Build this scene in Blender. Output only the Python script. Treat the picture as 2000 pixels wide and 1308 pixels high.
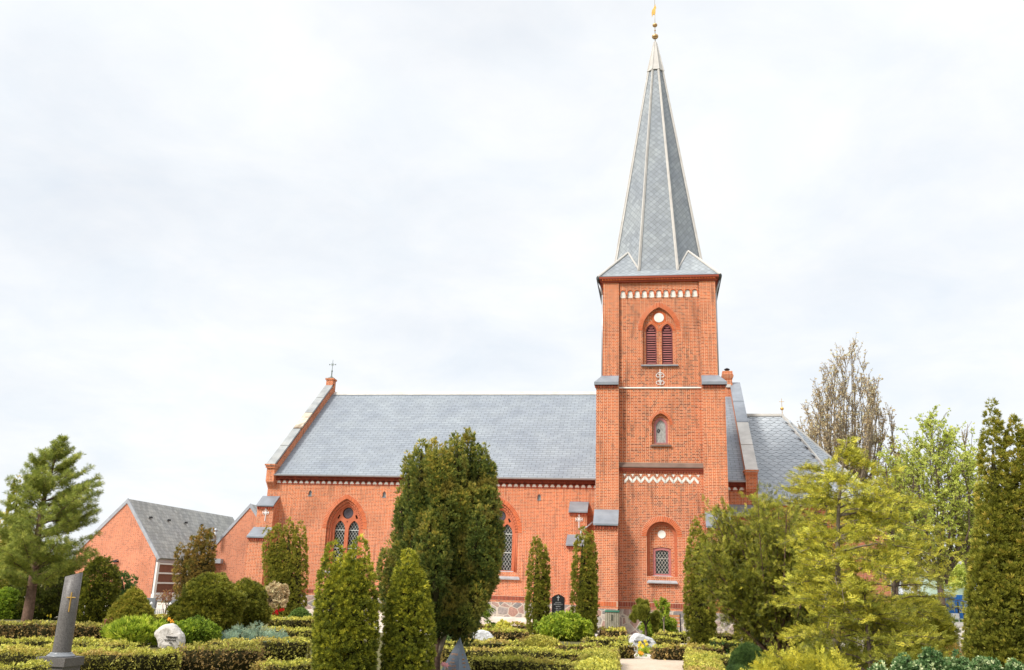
import bpy, bmesh, math, random
import numpy as np
from mathutils import Vector, Matrix

for o in list(bpy.data.objects):
    bpy.data.objects.remove(o, do_unlink=True)
SC = bpy.context.scene
COL = SC.collection

# ------------------------------------------------------------------ camera
EYE = 1.7
FPX, CX, CY, WPX, HPX = 1733.0, 1000.0, 654.0, 2000.0, 1308.0
_Z = np.array([208, 6124, 1733.]); _Z /= np.linalg.norm(_Z)
_X = np.array([10700, 126, -1733.]); _X -= _Z * (_X @ _Z); _X /= np.linalg.norm(_X)
_Y = np.cross(_Z, _X)
if _Y[2] < 0: _Y = -_Y
CAMM = np.array([_X, _Y, _Z])          # rows: world axes seen from the camera (right, up, forward)

def ray(px, py):
    return CAMM @ np.array([px - CX, CY - py, FPX])
def G(px, py, z=0.0):                  # a point of the photo at height z
    d = ray(px, py); t = (z - EYE) / d[2]
    return (d[0] * t, d[1] * t)
def A(px, py, Y):                      # a point of the photo at depth Y -> X, Z
    d = ray(px, py); t = Y / d[1]
    return (d[0] * t, EYE + d[2] * t)

cam_d = bpy.data.cameras.new('camera')
cam = bpy.data.objects.new('camera', cam_d); COL.objects.link(cam)
right = CAMM[:, 0]; up = CAMM[:, 1]; fwd = CAMM[:, 2]
M = Matrix(((right[0], up[0], -fwd[0], 0), (right[1], up[1], -fwd[1], 0),
            (right[2], up[2], -fwd[2], EYE), (0, 0, 0, 1)))
cam.matrix_world = M
cam_d.sensor_width = 36.0; cam_d.sensor_fit = 'HORIZONTAL'
cam_d.lens = FPX / WPX * 36.0
cam_d.clip_end = 3000; cam_d.clip_start = 0.1
SC.camera = cam

# ------------------------------------------------------------------ light
SUN_EL, SUN_AZ = math.radians(43), math.radians(222)   # azimuth clockwise from +Y
w = bpy.data.worlds.new('World'); SC.world = w; w.use_nodes = True
nt = w.node_tree; nt.nodes.clear()
def wn(t, **k):
    n = nt.nodes.new(t)
    for a, b in k.items(): setattr(n, a, b)
    return n
wo = wn('ShaderNodeOutputWorld'); bg = wn('ShaderNodeBackground'); bg.inputs[1].default_value = 0.108
sky = wn('ShaderNodeTexSky', sky_type='NISHITA', sun_disc=False, sun_elevation=SUN_EL, sun_rotation=SUN_AZ)
sky.air_density = 1.0; sky.dust_density = 1.5
tc = wn('ShaderNodeTexCoord')
sep = wn('ShaderNodeSeparateXYZ'); nt.links.new(tc.outputs['Generated'], sep.inputs[0])
mx = wn('ShaderNodeMath', operation='MAXIMUM'); mx.inputs[1].default_value = 0.0
nt.links.new(sep.outputs[2], mx.inputs[0])
ad = wn('ShaderNodeMath', operation='ADD'); ad.inputs[1].default_value = 0.22
nt.links.new(mx.outputs[0], ad.inputs[0])
dx = wn('ShaderNodeMath', operation='DIVIDE'); dy = wn('ShaderNodeMath', operation='DIVIDE')
nt.links.new(sep.outputs[0], dx.inputs[0]); nt.links.new(ad.outputs[0], dx.inputs[1])
nt.links.new(sep.outputs[1], dy.inputs[0]); nt.links.new(ad.outputs[0], dy.inputs[1])
cb = wn('ShaderNodeCombineXYZ'); nt.links.new(dx.outputs[0], cb.inputs[0]); nt.links.new(dy.outputs[0], cb.inputs[1])
n1 = wn('ShaderNodeTexNoise'); n1.inputs['Scale'].default_value = 1.1; n1.inputs['Detail'].default_value = 7; n1.inputs['Roughness'].default_value = .55
n2 = wn('ShaderNodeTexNoise'); n2.inputs['Scale'].default_value = 3.4; n2.inputs['Detail'].default_value = 8; n2.inputs['Roughness'].default_value = .62; n2.inputs['Distortion'].default_value = .6
nt.links.new(cb.outputs[0], n1.inputs['Vector']); nt.links.new(cb.outputs[0], n2.inputs['Vector'])
cr = wn('ShaderNodeValToRGB')          # cover: mostly closed cloud, a few thin places
cr.color_ramp.elements[0].position = .34; cr.color_ramp.elements[0].color = (.80, .80, .80, 1)
cr.color_ramp.elements[1].position = .56; cr.color_ramp.elements[1].color = (1, 1, 1, 1)
nt.links.new(n1.outputs[0], cr.inputs[0])
cc = wn('ShaderNodeValToRGB')          # cloud brightness
cc.color_ramp.elements[0].position = .30; cc.color_ramp.elements[0].color = (6.35, 6.68, 7.02, 1)
cc.color_ramp.elements[1].position = .62; cc.color_ramp.elements[1].color = (6.9, 7.02, 7.15, 1)
nt.links.new(n2.outputs[0], cc.inputs[0])
mixc = wn('ShaderNodeMixRGB'); nt.links.new(cr.outputs[0], mixc.inputs[0])
mr = wn('ShaderNodeMapRange'); mr.interpolation_type = 'SMOOTHSTEP'     # overcast sky: brighter overhead than near the horizon
mr.inputs[1].default_value = .62; mr.inputs[2].default_value = 1.0; mr.inputs[3].default_value = 1.0; mr.inputs[4].default_value = 2.1
nt.links.new(sep.outputs[2], mr.inputs[0])
mz = wn('ShaderNodeVectorMath', operation='SCALE'); nt.links.new(cc.outputs[0], mz.inputs[0]); nt.links.new(mr.outputs[0], mz.inputs['Scale'])
nt.links.new(sky.outputs[0], mixc.inputs[1]); nt.links.new(mz.outputs[0], mixc.inputs[2])
nt.links.new(mixc.outputs[0], bg.inputs[0]); nt.links.new(bg.outputs[0], wo.inputs[0])

sd = bpy.data.lights.new('sun', 'SUN'); sd.energy = 3.3; sd.angle = math.radians(14); sd.color = (1.0, .95, .87)
sun = bpy.data.objects.new('sun', sd); COL.objects.link(sun)
sv = Vector((math.sin(SUN_AZ) * math.cos(SUN_EL), math.cos(SUN_AZ) * math.cos(SUN_EL), math.sin(SUN_EL)))
sun.rotation_euler = sv.to_track_quat('Z', 'Y').to_euler()

vs = SC.view_settings
vs.view_transform = 'Standard'; vs.look = 'None'; vs.gamma = 1.0; vs.exposure = 0.45
vs.use_curve_mapping = False

# ------------------------------------------------------------------ helpers
RNG = np.random.default_rng(11)
random.seed(5)

def tag(o, label=None, cat=None, group=None, kind=None):
    if label: o['label'] = label
    if cat: o['category'] = cat
    if group: o['group'] = group
    if kind: o['kind'] = kind
    return o
def empty(name, loc=(0, 0, 0), label=None, cat=None, group=None, rz=0.0):
    o = bpy.data.objects.new(name, None); COL.objects.link(o); o.location = loc
    o.rotation_euler = (0, 0, rz); o.empty_display_size = .2
    return tag(o, label, cat, group)
def link(name, me, mats, parent=None):
    o = bpy.data.objects.new(name, me); COL.objects.link(o)
    if not isinstance(mats, (list, tuple)): mats = [mats]
    for m in mats: me.materials.append(m)
    if parent: o.parent = parent
    return o
def set_origin(o, loc):
    """move the object's origin without moving its mesh in the world"""
    v = Vector(loc)
    o.data.transform(Matrix.Translation(-v)); o.location = v

def face_uv(me):
    uv = me.uv_layers.new(name='uv') if not me.uv_layers else me.uv_layers[0]
    n = len(me.polygons)
    if n == 0: return
    nor = np.empty(n * 3); me.polygons.foreach_get('normal', nor); nor = nor.reshape(-1, 3)
    co = np.empty(len(me.vertices) * 3); me.vertices.foreach_get('co', co); co = co.reshape(-1, 3)
    li = np.empty(len(me.loops), dtype=np.int32); me.loops.foreach_get('vertex_index', li)
    lt = np.empty(n, dtype=np.int32); me.polygons.foreach_get('loop_total', lt)
    f = np.repeat(np.arange(n), lt)
    N = nor[f]; P = co[li]
    flat = np.abs(N[:, 2]) > .985
    T = np.stack([-N[:, 1], N[:, 0], np.zeros(len(N))], 1)
    T /= np.maximum(np.linalg.norm(T, axis=1), 1e-6)[:, None]
    T[flat] = (1, 0, 0)
    # mirror-safe: always run u towards +x or +y
    s = np.where(T[:, 0] + T[:, 1] * .5 < 0, -1.0, 1.0); T *= s[:, None]
    B = np.cross(N, T); B[flat] = (0, 1, 0)
    s = np.where(B[:, 2] < 0, -1.0, 1.0); B *= s[:, None]
    out = np.stack([(P * T).sum(1), (P * B).sum(1)], 1).ravel()
    uv.data.foreach_set('uv', out)

class MB:
    """collects shapes and links them as ONE mesh"""
    def __init__(s): s.v = []; s.f = []; s.mi = []; s.cur = 0; s.sm = []
    def _add(s, vs, fs, sm=False):
        b = len(s.v); s.v += [tuple(p) for p in vs]
        s.f += [tuple(b + i for i in f) for f in fs]; s.mi += [s.cur] * len(fs); s.sm += [sm] * len(fs)
        return s
    def box(s, x0, x1, y0, y1, z0, z1):
        return s._add([(x0, y0, z0), (x1, y0, z0), (x1, y1, z0), (x0, y1, z0), (x0, y0, z1), (x1, y0, z1), (x1, y1, z1), (x0, y1, z1)],
                      [(0, 3, 2, 1), (4, 5, 6, 7), (0, 1, 5, 4), (1, 2, 6, 5), (2, 3, 7, 6), (3, 0, 4, 7)])
    def hexa(s, b, t):      # 4 bottom points, 4 top points
        return s._add(list(b) + list(t), [(0, 3, 2, 1), (4, 5, 6, 7), (0, 1, 5, 4), (1, 2, 6, 5), (2, 3, 7, 6), (3, 0, 4, 7)])
    def poly(s, pts): return s._add(pts, [tuple(range(len(pts)))])
    def slab(s, pts, d):    # polygon thickened by vector d
        n = len(pts); q = [tuple(np.array(p) + np.array(d)) for p in pts]
        return s._add(list(pts) + q, [tuple(range(n))[::-1], tuple(range(n, 2 * n))] + [(i, (i + 1) % n, n + (i + 1) % n, n + i) for i in range(n)])
    def prism(s, pts2, y0, y1):   # (x,z) outline, extruded in y
        return s.slab([(p[0], y0, p[1]) for p in pts2], (0, y1 - y0, 0))
    def tube(s, p0, p1, r0, r1=None, n=8, cap=True):
        r1 = r0 if r1 is None else r1
        p0 = Vector(p0); p1 = Vector(p1); d = (p1 - p0)
        if d.length < 1e-6: return s
        d.normalize(); a = d.orthogonal().normalized(); b = d.cross(a)
        vs = []
        for p, r in ((p0, r0), (p1, r1)):
            for k in range(n):
                t = 2 * math.pi * (k + .5) / n; vs.append(p + (a * math.cos(t) + b * math.sin(t)) * r)
        fs = [(k, (k + 1) % n, n + (k + 1) % n, n + k) for k in range(n)]
        s._add(vs, fs, n > 6)
        if cap:
            b0 = len(s.v) - 2 * n
            s.f += [tuple(b0 + k for k in range(n))[::-1], tuple(b0 + n + k for k in range(n))]; s.mi += [s.cur] * 2; s.sm += [False] * 2
        return s
    def path(s, pts, r, n=8):
        for a, b in zip(pts[:-1], pts[1:]): s.tube(a, b, r, r, n)
        return s
    def lathe(s, prof, c, n=24):   # prof: (r,z) list
        vs = []; fs = []
        for r, z in prof:
            for k in range(n):
                t = 2 * math.pi * k / n; vs.append((c[0] + r * math.cos(t), c[1] + r * math.sin(t), c[2] + z))
        for i in range(len(prof) - 1):
            for k in range(n): fs.append((i * n + k, i * n + (k + 1) % n, (i + 1) * n + (k + 1) % n, (i + 1) * n + k))
        fs.append(tuple(range(n))[::-1]); m = (len(prof) - 1) * n; fs.append(tuple(m + k for k in range(n)))
        s._add(vs, fs[:-2], True); b0 = len(s.v) - len(vs)
        s.f += [tuple(b0 + i for i in f) for f in fs[-2:]]; s.mi += [s.cur] * 2; s.sm += [False] * 2
        return s
    def build(s, name, mats, parent=None, origin=None):
        me = bpy.data.meshes.new(name)
        me.from_pydata(s.v, [], s.f); me.polygons.foreach_set('material_index', s.mi)
        me.polygons.foreach_set('use_smooth', s.sm)
        bm = bmesh.new(); bm.from_mesh(me); bmesh.ops.recalc_face_normals(bm, faces=bm.faces); bm.to_mesh(me); bm.free()
        face_uv(me); me.update()
        o = link(name, me, mats, parent)
        if origin: set_origin(o, origin)
        return o

def arch(cx, spring, a, rise, n=14):
    """points of a pointed arch from left spring to right spring"""
    R = (a * a + rise * rise) / (2 * a)
    th = math.asin(min(1, rise / R))
    if rise > R: th = math.pi - th
    L = [(cx - a + R - R * math.cos(th * i / n), spring + R * math.sin(th * i / n)) for i in range(n + 1)]
    Rr = [(2 * cx - x, z) for x, z in reversed(L[:-1])]
    return L + Rr
def arch_open(cx, bottom, spring, a, rise, n=14):
    return [(cx - a, bottom)] + arch(cx, spring, a, rise, n) + [(cx + a, bottom)]
def circ(cx, cz, r, n=28, sz=1.0): return [(cx + r * math.cos(2 * math.pi * k / n), cz + sz * r * math.sin(2 * math.pi * k / n)) for k in range(n)]
def rect(x0, x1, z0, z1): return [(x0, z0), (x1, z0), (x1, z1), (x0, z1)]

def plate_mesh(outer, holes, y0, y1):
    cu = bpy.data.curves.new('tmp', 'CURVE'); cu.dimensions = '2D'; cu.fill_mode = 'BOTH'; cu.extrude = (y1 - y0) / 2
    for pts in [outer] + list(holes):
        sp = cu.splines.new('POLY'); sp.points.add(len(pts) - 1)
        for i, p in enumerate(pts): sp.points[i].co = (p[0], p[1], 0, 1)
        sp.use_cyclic_u = True
    ob = bpy.data.objects.new('tmp', cu)
    me = bpy.data.meshes.new_from_object(ob)
    bpy.data.objects.remove(ob); bpy.data.curves.remove(cu)
    n = len(me.vertices); co = np.empty(n * 3); me.vertices.foreach_get('co', co); co = co.reshape(-1, 3)
    out = np.stack([co[:, 0], (y0 + y1) / 2 + co[:, 2], co[:, 1]], 1)
    me.vertices.foreach_set('co', out.ravel())
    bm = bmesh.new(); bm.from_mesh(me); bmesh.ops.remove_doubles(bm, verts=bm.verts, dist=1e-5)
    bmesh.ops.recalc_face_normals(bm, faces=bm.faces); bm.to_mesh(me); bm.free()
    me.materials.clear()
    for p in me.polygons: p.use_smooth = False
    face_uv(me); me.update()
    return me
def plate(name, outer, holes, y0, y1, mat, parent):
    return link(name, plate_mesh(outer, holes, y0, y1), mat, parent)

def text_mesh(name, body, size, loc, mat, parent, ext=.002, rx=math.pi / 2, rz=0, align='CENTER'):
    cu = bpy.data.curves.new('tmp', 'FONT'); cu.body = body; cu.size = size; cu.extrude = ext; cu.align_x = align; cu.space_line = .95
    cu.resolution_u = 3
    ob = bpy.data.objects.new('tmp', cu); me = bpy.data.meshes.new_from_object(ob)
    bpy.data.objects.remove(ob); bpy.data.curves.remove(cu); me.materials.clear()
    me.transform(Matrix.Translation(loc) @ Matrix.Rotation(rz, 4, 'Z') @ Matrix.Rotation(rx, 4, 'X'))
    return link(name, me, mat, parent)

# ------------------------------------------------------------------ materials
class NT:
    def __init__(s, name):
        s.m = bpy.data.materials.new(name); s.m.use_nodes = True; s.t = s.m.node_tree; s.t.nodes.clear()
        s.out = s.n('ShaderNodeOutputMaterial')
    def n(s, typ, **k):
        x = s.t.nodes.new(typ)
        for a, b in k.items():
            if a in x.bl_rna.properties: setattr(x, a, b)
        return x
    def l(s, a, b): s.t.links.new(a, b)
    def uv(s): return s.n('ShaderNodeUVMap').outputs[0]
    def obj(s): return s.n('ShaderNodeTexCoord').outputs['Object']
    def pos(s): return s.n('ShaderNodeNewGeometry').outputs['Position']
    def noise(s, vec, scale, detail=4, rough=.55, dist=0):
        x = s.n('ShaderNodeTexNoise'); x.inputs['Scale'].default_value = scale; x.inputs['Detail'].default_value = detail
        x.inputs['Roughness'].default_value = rough; x.inputs['Distortion'].default_value = dist; s.l(vec, x.inputs['Vector']); return x.outputs[0]
    def ramp(s, fac, stops):
        x = s.n('ShaderNodeValToRGB'); e = x.color_ramp.elements
        while len(e) < len(stops): e.new(.5)
        for i, (p, c) in enumerate(stops): e[i].position = p; e[i].color = (*c, 1) if len(c) == 3 else c
        s.l(fac, x.inputs[0]); return x.outputs[0]
    def mix(s, f, a, b, mode='MIX'):
        x = s.n('ShaderNodeMixRGB', blend_type=mode)
        for i, v in zip((0, 1, 2), (f, a, b)):
            if isinstance(v, (int, float)): x.inputs[i].default_value = v if i == 0 else (v, v, v, 1)
            elif isinstance(v, tuple): x.inputs[i].default_value = (*v, 1)
            else: s.l(v, x.inputs[i])
        return x.outputs[0]
    def math(s, op, a, b=0.0, c=None):
        x = s.n('ShaderNodeMath', operation=op)
        for i, v in enumerate((a, b, c)):
            if v is None: continue
            if isinstance(v, (int, float)): x.inputs[i].default_value = v
            else: s.l(v, x.inputs[i])
        return x.outputs[0]
    def mapping(s, vec, scale=(1, 1, 1), rot=(0, 0, 0), loc=(0, 0, 0)):
        x = s.n('ShaderNodeMapping'); x.inputs['Scale'].default_value = scale; x.inputs['Rotation'].default_value = rot; x.inputs['Location'].default_value = loc
        s.l(vec, x.inputs[0]); return x.outputs[0]
    def bump(s, h, dist=.01, strength=.5):
        x = s.n('ShaderNodeBump'); x.inputs['Distance'].default_value = dist; x.inputs['Strength'].default_value = strength; s.l(h, x.inputs['Height']); return x.outputs[0]
    def bsdf(s, col, rough=.8, spec=.3, metal=0, normal=None):
        b = s.n('ShaderNodeBsdfPrincipled')
        for k, v in (('Base Color', col), ('Roughness', rough), ('Metallic', metal), ('Specular IOR Level', spec)):
            if isinstance(v, (int, float)): b.inputs[k].default_value = v
            elif isinstance(v, tuple): b.inputs[k].default_value = (*v, 1)
            else: s.l(v, b.inputs[k])
        if normal: s.l(normal, b.inputs['Normal'])
        s.l(b.outputs[0], s.out.inputs[0]); return b

def brick_mat(name, c1, c2, mortar, stain=.5, burn=.6, eff=1.0):
    m = NT(name); uv = m.uv()
    bt = m.n('ShaderNodeTexBrick', offset=.5, offset_frequency=2, squash=.55, squash_frequency=2)
    m.l(uv, bt.inputs['Vector'])
    bt.inputs['Scale'].default_value = 1.0; bt.inputs['Mortar Size'].default_value = .0075; bt.inputs['Mortar Smooth'].default_value = .2
    bt.inputs['Bias'].default_value = -.1; bt.inputs['Brick Width'].default_value = .16; bt.inputs['Row Height'].default_value = .0667
    bt.inputs['Color1'].default_value = (*c1, 1); bt.inputs['Color2'].default_value = (*c2, 1); bt.inputs['Mortar'].default_value = (*mortar, 1)
    # odd burnt bricks: the same bond again, its random tint cut at a threshold
    b2 = m.n('ShaderNodeTexBrick', offset=.5, offset_frequency=2, squash=.55, squash_frequency=2); m.l(uv, b2.inputs['Vector'])
    b2.inputs['Scale'].default_value = 1.0; b2.inputs['Mortar Size'].default_value = .0075; b2.inputs['Brick Width'].default_value = .16; b2.inputs['Row Height'].default_value = .0667
    b2.inputs['Color1'].default_value = (0, 0, 0, 1); b2.inputs['Color2'].default_value = (1, 1, 1, 1); b2.inputs['Mortar'].default_value = (0, 0, 0, 1)
    burnt = m.ramp(m.math('ADD', b2.outputs['Color'], m.math('MULTIPLY', m.math('SUBTRACT', m.noise(m.pos(), .9, 4, .6), .5), .5)), [(.0, (0, 0, 0)), (.74, (0, 0, 0)), (.82, (1, 1, 1))])
    inv = m.math('SUBTRACT', 1.0, bt.outputs['Fac'])
    bf = m.math('MULTIPLY', burnt, m.math('MULTIPLY', inv, burn))
    col = m.mix(bf, bt.outputs['Color'], (c2[0] * .35, c2[1] * .45, c2[2] * .6))
    pos = m.pos()
    nz = m.noise(pos, .55, 6, .62)
    tone = m.ramp(nz, [(.28, (.80, .78, .76)), (.5, (1, 1, 1)), (.72, (1.10, 1.07, 1.02))])
    col = m.mix(1.0, col, tone, 'MULTIPLY')
    # efflorescence low on the wall, soot streaks
    sp = m.n('ShaderNodeSeparateXYZ'); m.l(pos, sp.inputs[0])
    low = m.math('MULTIPLY', m.ramp(sp.outputs[2], [(0.0, (1, 1, 1)), (1.0, (0, 0, 0))]), 1.0)
    zz = m.math('DIVIDE', sp.outputs[2], 7.0)
    lowf = m.ramp(zz, [(.0, (.75 * eff, .75 * eff, .75 * eff)), (1.0, (0, 0, 0))])
    ne = m.noise(m.mapping(pos, scale=(1, 1, .6)), 1.3, 5, .6)
    ef = m.math('MULTIPLY', lowf, m.ramp(ne, [(.35, (.15, .15, .15)), (.7, (.62, .62, .62))]))
    col = m.mix(ef, col, (.66, .30, .20))
    st = m.noise(m.mapping(pos, scale=(2.2, 2.2, .35)), 1.6, 6, .65)
    sf = m.math('MULTIPLY', m.ramp(st, [(.54, (0, 0, 0)), (.76, (1, 1, 1))]), stain)
    col = m.mix(sf, col, (.16, .075, .05))
    pl = m.noise(m.mapping(pos, scale=(1, 1, .8)), 2.3, 6, .7, .8)
    col = m.mix(m.math('MULTIPLY', m.ramp(pl, [(.58, (0, 0, 0)), (.74, (1, 1, 1))]), .30), col, (.60, .33, .22))
    rough = .88
    h = m.math('SUBTRACT', 1.0, bt.outputs['Fac'])
    m.bsdf(col, rough, .2, 0, m.bump(h, .006, .7))
    return m.m

def slate_mat(name, bw, rh, base, rot=0.0, offset=.5, line=(.05, .055, .065), ms=.006, var=.35):
    m = NT(name); uv = m.uv()
    v = m.mapping(uv, rot=(0, 0, rot))
    bt = m.n('ShaderNodeTexBrick', offset=offset, offset_frequency=2)
    m.l(v, bt.inputs['Vector']); bt.inputs['Scale'].default_value = 1; bt.inputs['Mortar Size'].default_value = ms; bt.inputs['Mortar Smooth'].default_value = .3
    bt.inputs['Brick Width'].default_value = bw; bt.inputs['Row Height'].default_value = rh
    bt.inputs['Color1'].default_value = (*[c * (1 + var * .4) for c in base], 1); bt.inputs['Color2'].default_value = (*[c * (1 - var * .4) for c in base], 1)
    bt.inputs['Mortar'].default_value = (*line, 1); bt.inputs['Bias'].default_value = 0
    n = m.noise(m.pos(), .8, 6, .6)
    col = m.mix(1.0, bt.outputs['Color'], m.ramp(n, [(.3, (.84, .85, .88)), (.7, (1.13, 1.12, 1.08))]), 'MULTIPLY')
    n3 = m.noise(m.pos(), 9, 3, .6)
    col = m.mix(m.math('MULTIPLY', m.ramp(n3, [(.6, (0, 0, 0)), (.8, (1, 1, 1))]), .25), col, (.34, .35, .33))
    ns = m.noise(m.mapping(uv, scale=(2.6, .22, 1)), 1.5, 6, .65)
    col = m.mix(m.math('MULTIPLY', m.ramp(ns, [(.55, (0, 0, 0)), (.75, (1, 1, 1))]), .28), col, (.13, .14, .145))
    # each slate tips a little: a saw-tooth height up the slope
    sp = m.n('ShaderNodeSeparateXYZ'); m.l(v, sp.inputs[0])
    saw = m.math('FRACT', m.math('DIVIDE', sp.outputs[1], rh))
    h = m.math('SUBTRACT', m.math('MULTIPLY', m.math('SUBTRACT', 1.0, saw), .8), bt.outputs['Fac'])
    m.bsdf(col, .55, .35, 0, m.bump(h, .02, .35 if rot == 0 else .2))
    return m.m

def plain(name, col, rough=.7, spec=.3, metal=0, var=.15, scale=6, bump=0.0, stain=None, stain_amt=.4):
    m = NT(name); p = m.obj(); n = m.noise(p, scale, 6, .6)
    c = m.mix(1.0, col, m.ramp(n, [(.25, (1 - var,) * 3), (.75, (1 + var,) * 3)]), 'MULTIPLY')
    if stain:
        n2 = m.noise(p, scale * .35, 6, .65, .5)
        c = m.mix(m.math('MULTIPLY', m.ramp(n2, [(.48, (0, 0, 0)), (.66, (1, 1, 1))]), stain_amt), c, stain)
    nb = m.bump(m.noise(p, scale * 5, 5, .6), .02, bump) if bump else None
    m.bsdf(c, rough, spec, metal, nb); return m.m

BRICK = brick_mat('brick_orange', (.57, .132, .036), (.40, .080, .027), (.72, .49, .33), stain=.8, burn=.34)
BRICK_T = brick_mat('brick_weathered', (.54, .122, .034), (.32, .060, .023), (.70, .47, .31), stain=1.0, burn=.6)
BRICK_D = brick_mat('brick_dark', (.30, .075, .04), (.20, .05, .03), (.26, .16, .11), stain=.6)
BRICK_P = brick_mat('brick_annex', (.58, .175, .082), (.46, .12, .055), (.66, .42, .30), stain=.4, burn=.35, eff=.25)
def island(name, a, b, rough=.85):
    m = NT(name); g = m.n('ShaderNodeNewGeometry')
    c = m.ramp(g.outputs['Random Per Island'], [(0, a), (1, b)])
    n = m.noise(m.pos(), 14, 3, .6); c = m.mix(1.0, c, m.ramp(n, [(.3, (.85,) * 3), (.7, (1.12,) * 3)]), 'MULTIPLY')
    m.bsdf(c, rough, .2); return m.m
VOUSS = island('arch_brick', (.50, .11, .04), (.66, .17, .06))
DARKBR = island('dark_brick_and_shade', (.20, .045, .03), (.36, .085, .045))  # dark brick; on the tower cornice its darkness stands in for shade
MORTAR = plain('mortar', (.62, .46, .34), .95, .1)
TERRA = plain('terracotta', (.50, .15, .075), .8, .2, var=.18, scale=5)
WHITE = plain('limewash', (.78, .76, .70), .9, .2, var=.08, scale=4, stain=(.5, .47, .40), stain_amt=.4)
SILLM = plain('sill_slate', (.34, .345, .36), .7, .3, var=.2, scale=5)
RIBM = plain('rib_zinc', (.52, .495, .46), .55, .35, var=.15, scale=2.5, stain=(.36, .33, .3))
LEAD = plain('lead_sheet', (.33, .35, .38), .5, .4, var=.22, scale=3, stain=(.2, .2, .21))
LEADP = plain('lead_pale', (.52, .50, .46), .55, .35, var=.15, scale=2.5, stain=(.34, .32, .29))
STONE_G = plain('coping_stone', (.30, .31, .31), .85, .2, var=.3, scale=1.6, bump=.3, stain=(.44, .42, .38), stain_amt=.6)
STONE_S = plain('coping_stained', (.55, .48, .38), .85, .2, var=.35, scale=2.5, bump=.3, stain=(.12, .075, .045), stain_amt=.95)
SLATE = slate_mat('slate_rows', .42, .205, (.235, .262, .295), line=(.075, .085, .10), ms=.011, var=.20)
SLATE_D = slate_mat('slate_diamond', .2, .2, (.275, .30, .325), rot=math.radians(45), offset=0.0, line=(.11, .12, .13), ms=.007, var=.32)
SLATE_C = plain('slate_cap', (.20, .22, .25), .45, .5, var=.2, scale=2.2, stain=(.33, .34, .35))
ZINC = plain('zinc', (.42, .44, .47), .45, .5, .35, var=.12)
IRON = plain('black_iron', (.02, .02, .024), .5, .4, .2)
GUTTER = plain('dark_gutter', (.07, .075, .075), .5, .4, .2, var=.3, scale=2)
GOLD = plain('gilding', (.75, .46, .13), .35, .5, .85)
OXBLOOD = plain('oxblood_paint', (.16, .035, .035), .6, .35, var=.2, scale=8)
OXPALE = plain('faded_oxblood', (.44, .16, .155), .65, .3, var=.2, scale=8)
WHITEP = plain('white_paint', (.78, .78, .76), .5, .4, var=.06)
LEDGE = plain('brown_ledge', (.17, .115, .09), .8, .25, var=.2, scale=3)
m = NT('dark_glass'); nn = m.noise(m.pos(), 3, 3); m.bsdf(m.ramp(nn, [(.35, (.006, .008, .008)), (.7, (.022, .035, .028))]), .12, .5); GLASS = m.m
m = NT('glass_painted_reflection'); nn = m.noise(m.pos(), 9, 3); m.bsdf(m.ramp(nn, [(.35, (.30, .29, .27)), (.7, (.55, .54, .50))]), .25, .5); GLASSP = m.m  # pale tones stand in for the reflection in the pane
m = NT('lead_lattice'); m.bsdf((.50, .53, .50), .6, .4); LATT = m.m

m = NT('boulder_plinth')
p = m.uv(); vv = m.mapping(m.pos(), scale=(2.3, 2.3, 2.9))
vo = m.n('ShaderNodeTexVoronoi', feature='DISTANCE_TO_EDGE'); m.l(vv, vo.inputs['Vector']); vo.inputs['Scale'].default_value = 1.1
vc = m.n('ShaderNodeTexVoronoi', feature='F1'); m.l(vv, vc.inputs['Vector']); vc.inputs['Scale'].default_value = 1.1
sp = m.n('ShaderNodeSeparateColor'); m.l(vc.outputs['Color'], sp.inputs[0])
c = m.ramp(sp.outputs[0], [(0, (.20, .19, .19)), (.4, (.31, .27, .25)), (.6, (.36, .21, .17)), (.8, (.27, .26, .25)), (1, (.42, .36, .31))])
c = m.mix(1.0, c, m.ramp(m.noise(m.pos(), 9, 5, .7), [(.3, (.7,) * 3), (.7, (1.3,) * 3)]), 'MULTIPLY')
e = m.ramp(vo.outputs['Distance'], [(.0, (1, 1, 1)), (.03, (1, 1, 1)), (.055, (0, 0, 0))])
c = m.mix(e, c, (.52, .46, .38))
m.bsdf(c, .85, .25, 0, m.bump(vo.outputs['Distance'], .08, .5)); PLINTH = m.m

def ground_mat(name, a, b, c3, s=3.0, bump=.5, fine=60):
    m = NT(name); p = m.pos()
    c = m.ramp(m.noise(p, s, 8, .65), [(.3, a), (.55, b), (.75, c3)])
    c = m.mix(1.0, c, m.ramp(m.noise(p, fine, 3, .7), [(.3, (.72,) * 3), (.7, (1.25,) * 3)]), 'MULTIPLY')
    m.bsdf(c, .95, .15, 0, m.bump(m.noise(p, fine, 3, .7), .03, bump)); return m.m
SOIL = ground_mat('soil_ground', (.10, .085, .05), (.14, .13, .055), (.10, .13, .035), .9)
GRAVEL = ground_mat('pale_gravel', (.50, .45, .38), (.60, .54, .46), (.66, .61, .54), 1.2)
GRAVEL2 = ground_mat('pink_gravel', (.50, .40, .30), (.58, .47, .37), (.62, .52, .43), 1.2)
GRASS = ground_mat('lawn', (.07, .12, .02), (.10, .15, .03), (.13, .14, .04), 2)
BARK = plain('bark', (.12, .09, .07), .95, .1, var=.5, scale=14, bump=.8)
BARKR = plain('bark_reddish', (.16, .10, .075), .95, .1, var=.5, scale=12, bump=.8)
BARKP = plain('bark_pale', (.22, .18, .135), .95, .1, var=.45, scale=9, bump=.5)
TWIG_CORE = plain('twig_shade_core', (.035, .032, .014), 1.0, .0, var=.4, scale=9)  # solid twig-brown cores added inside foliage to block light and darken its gaps

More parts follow.
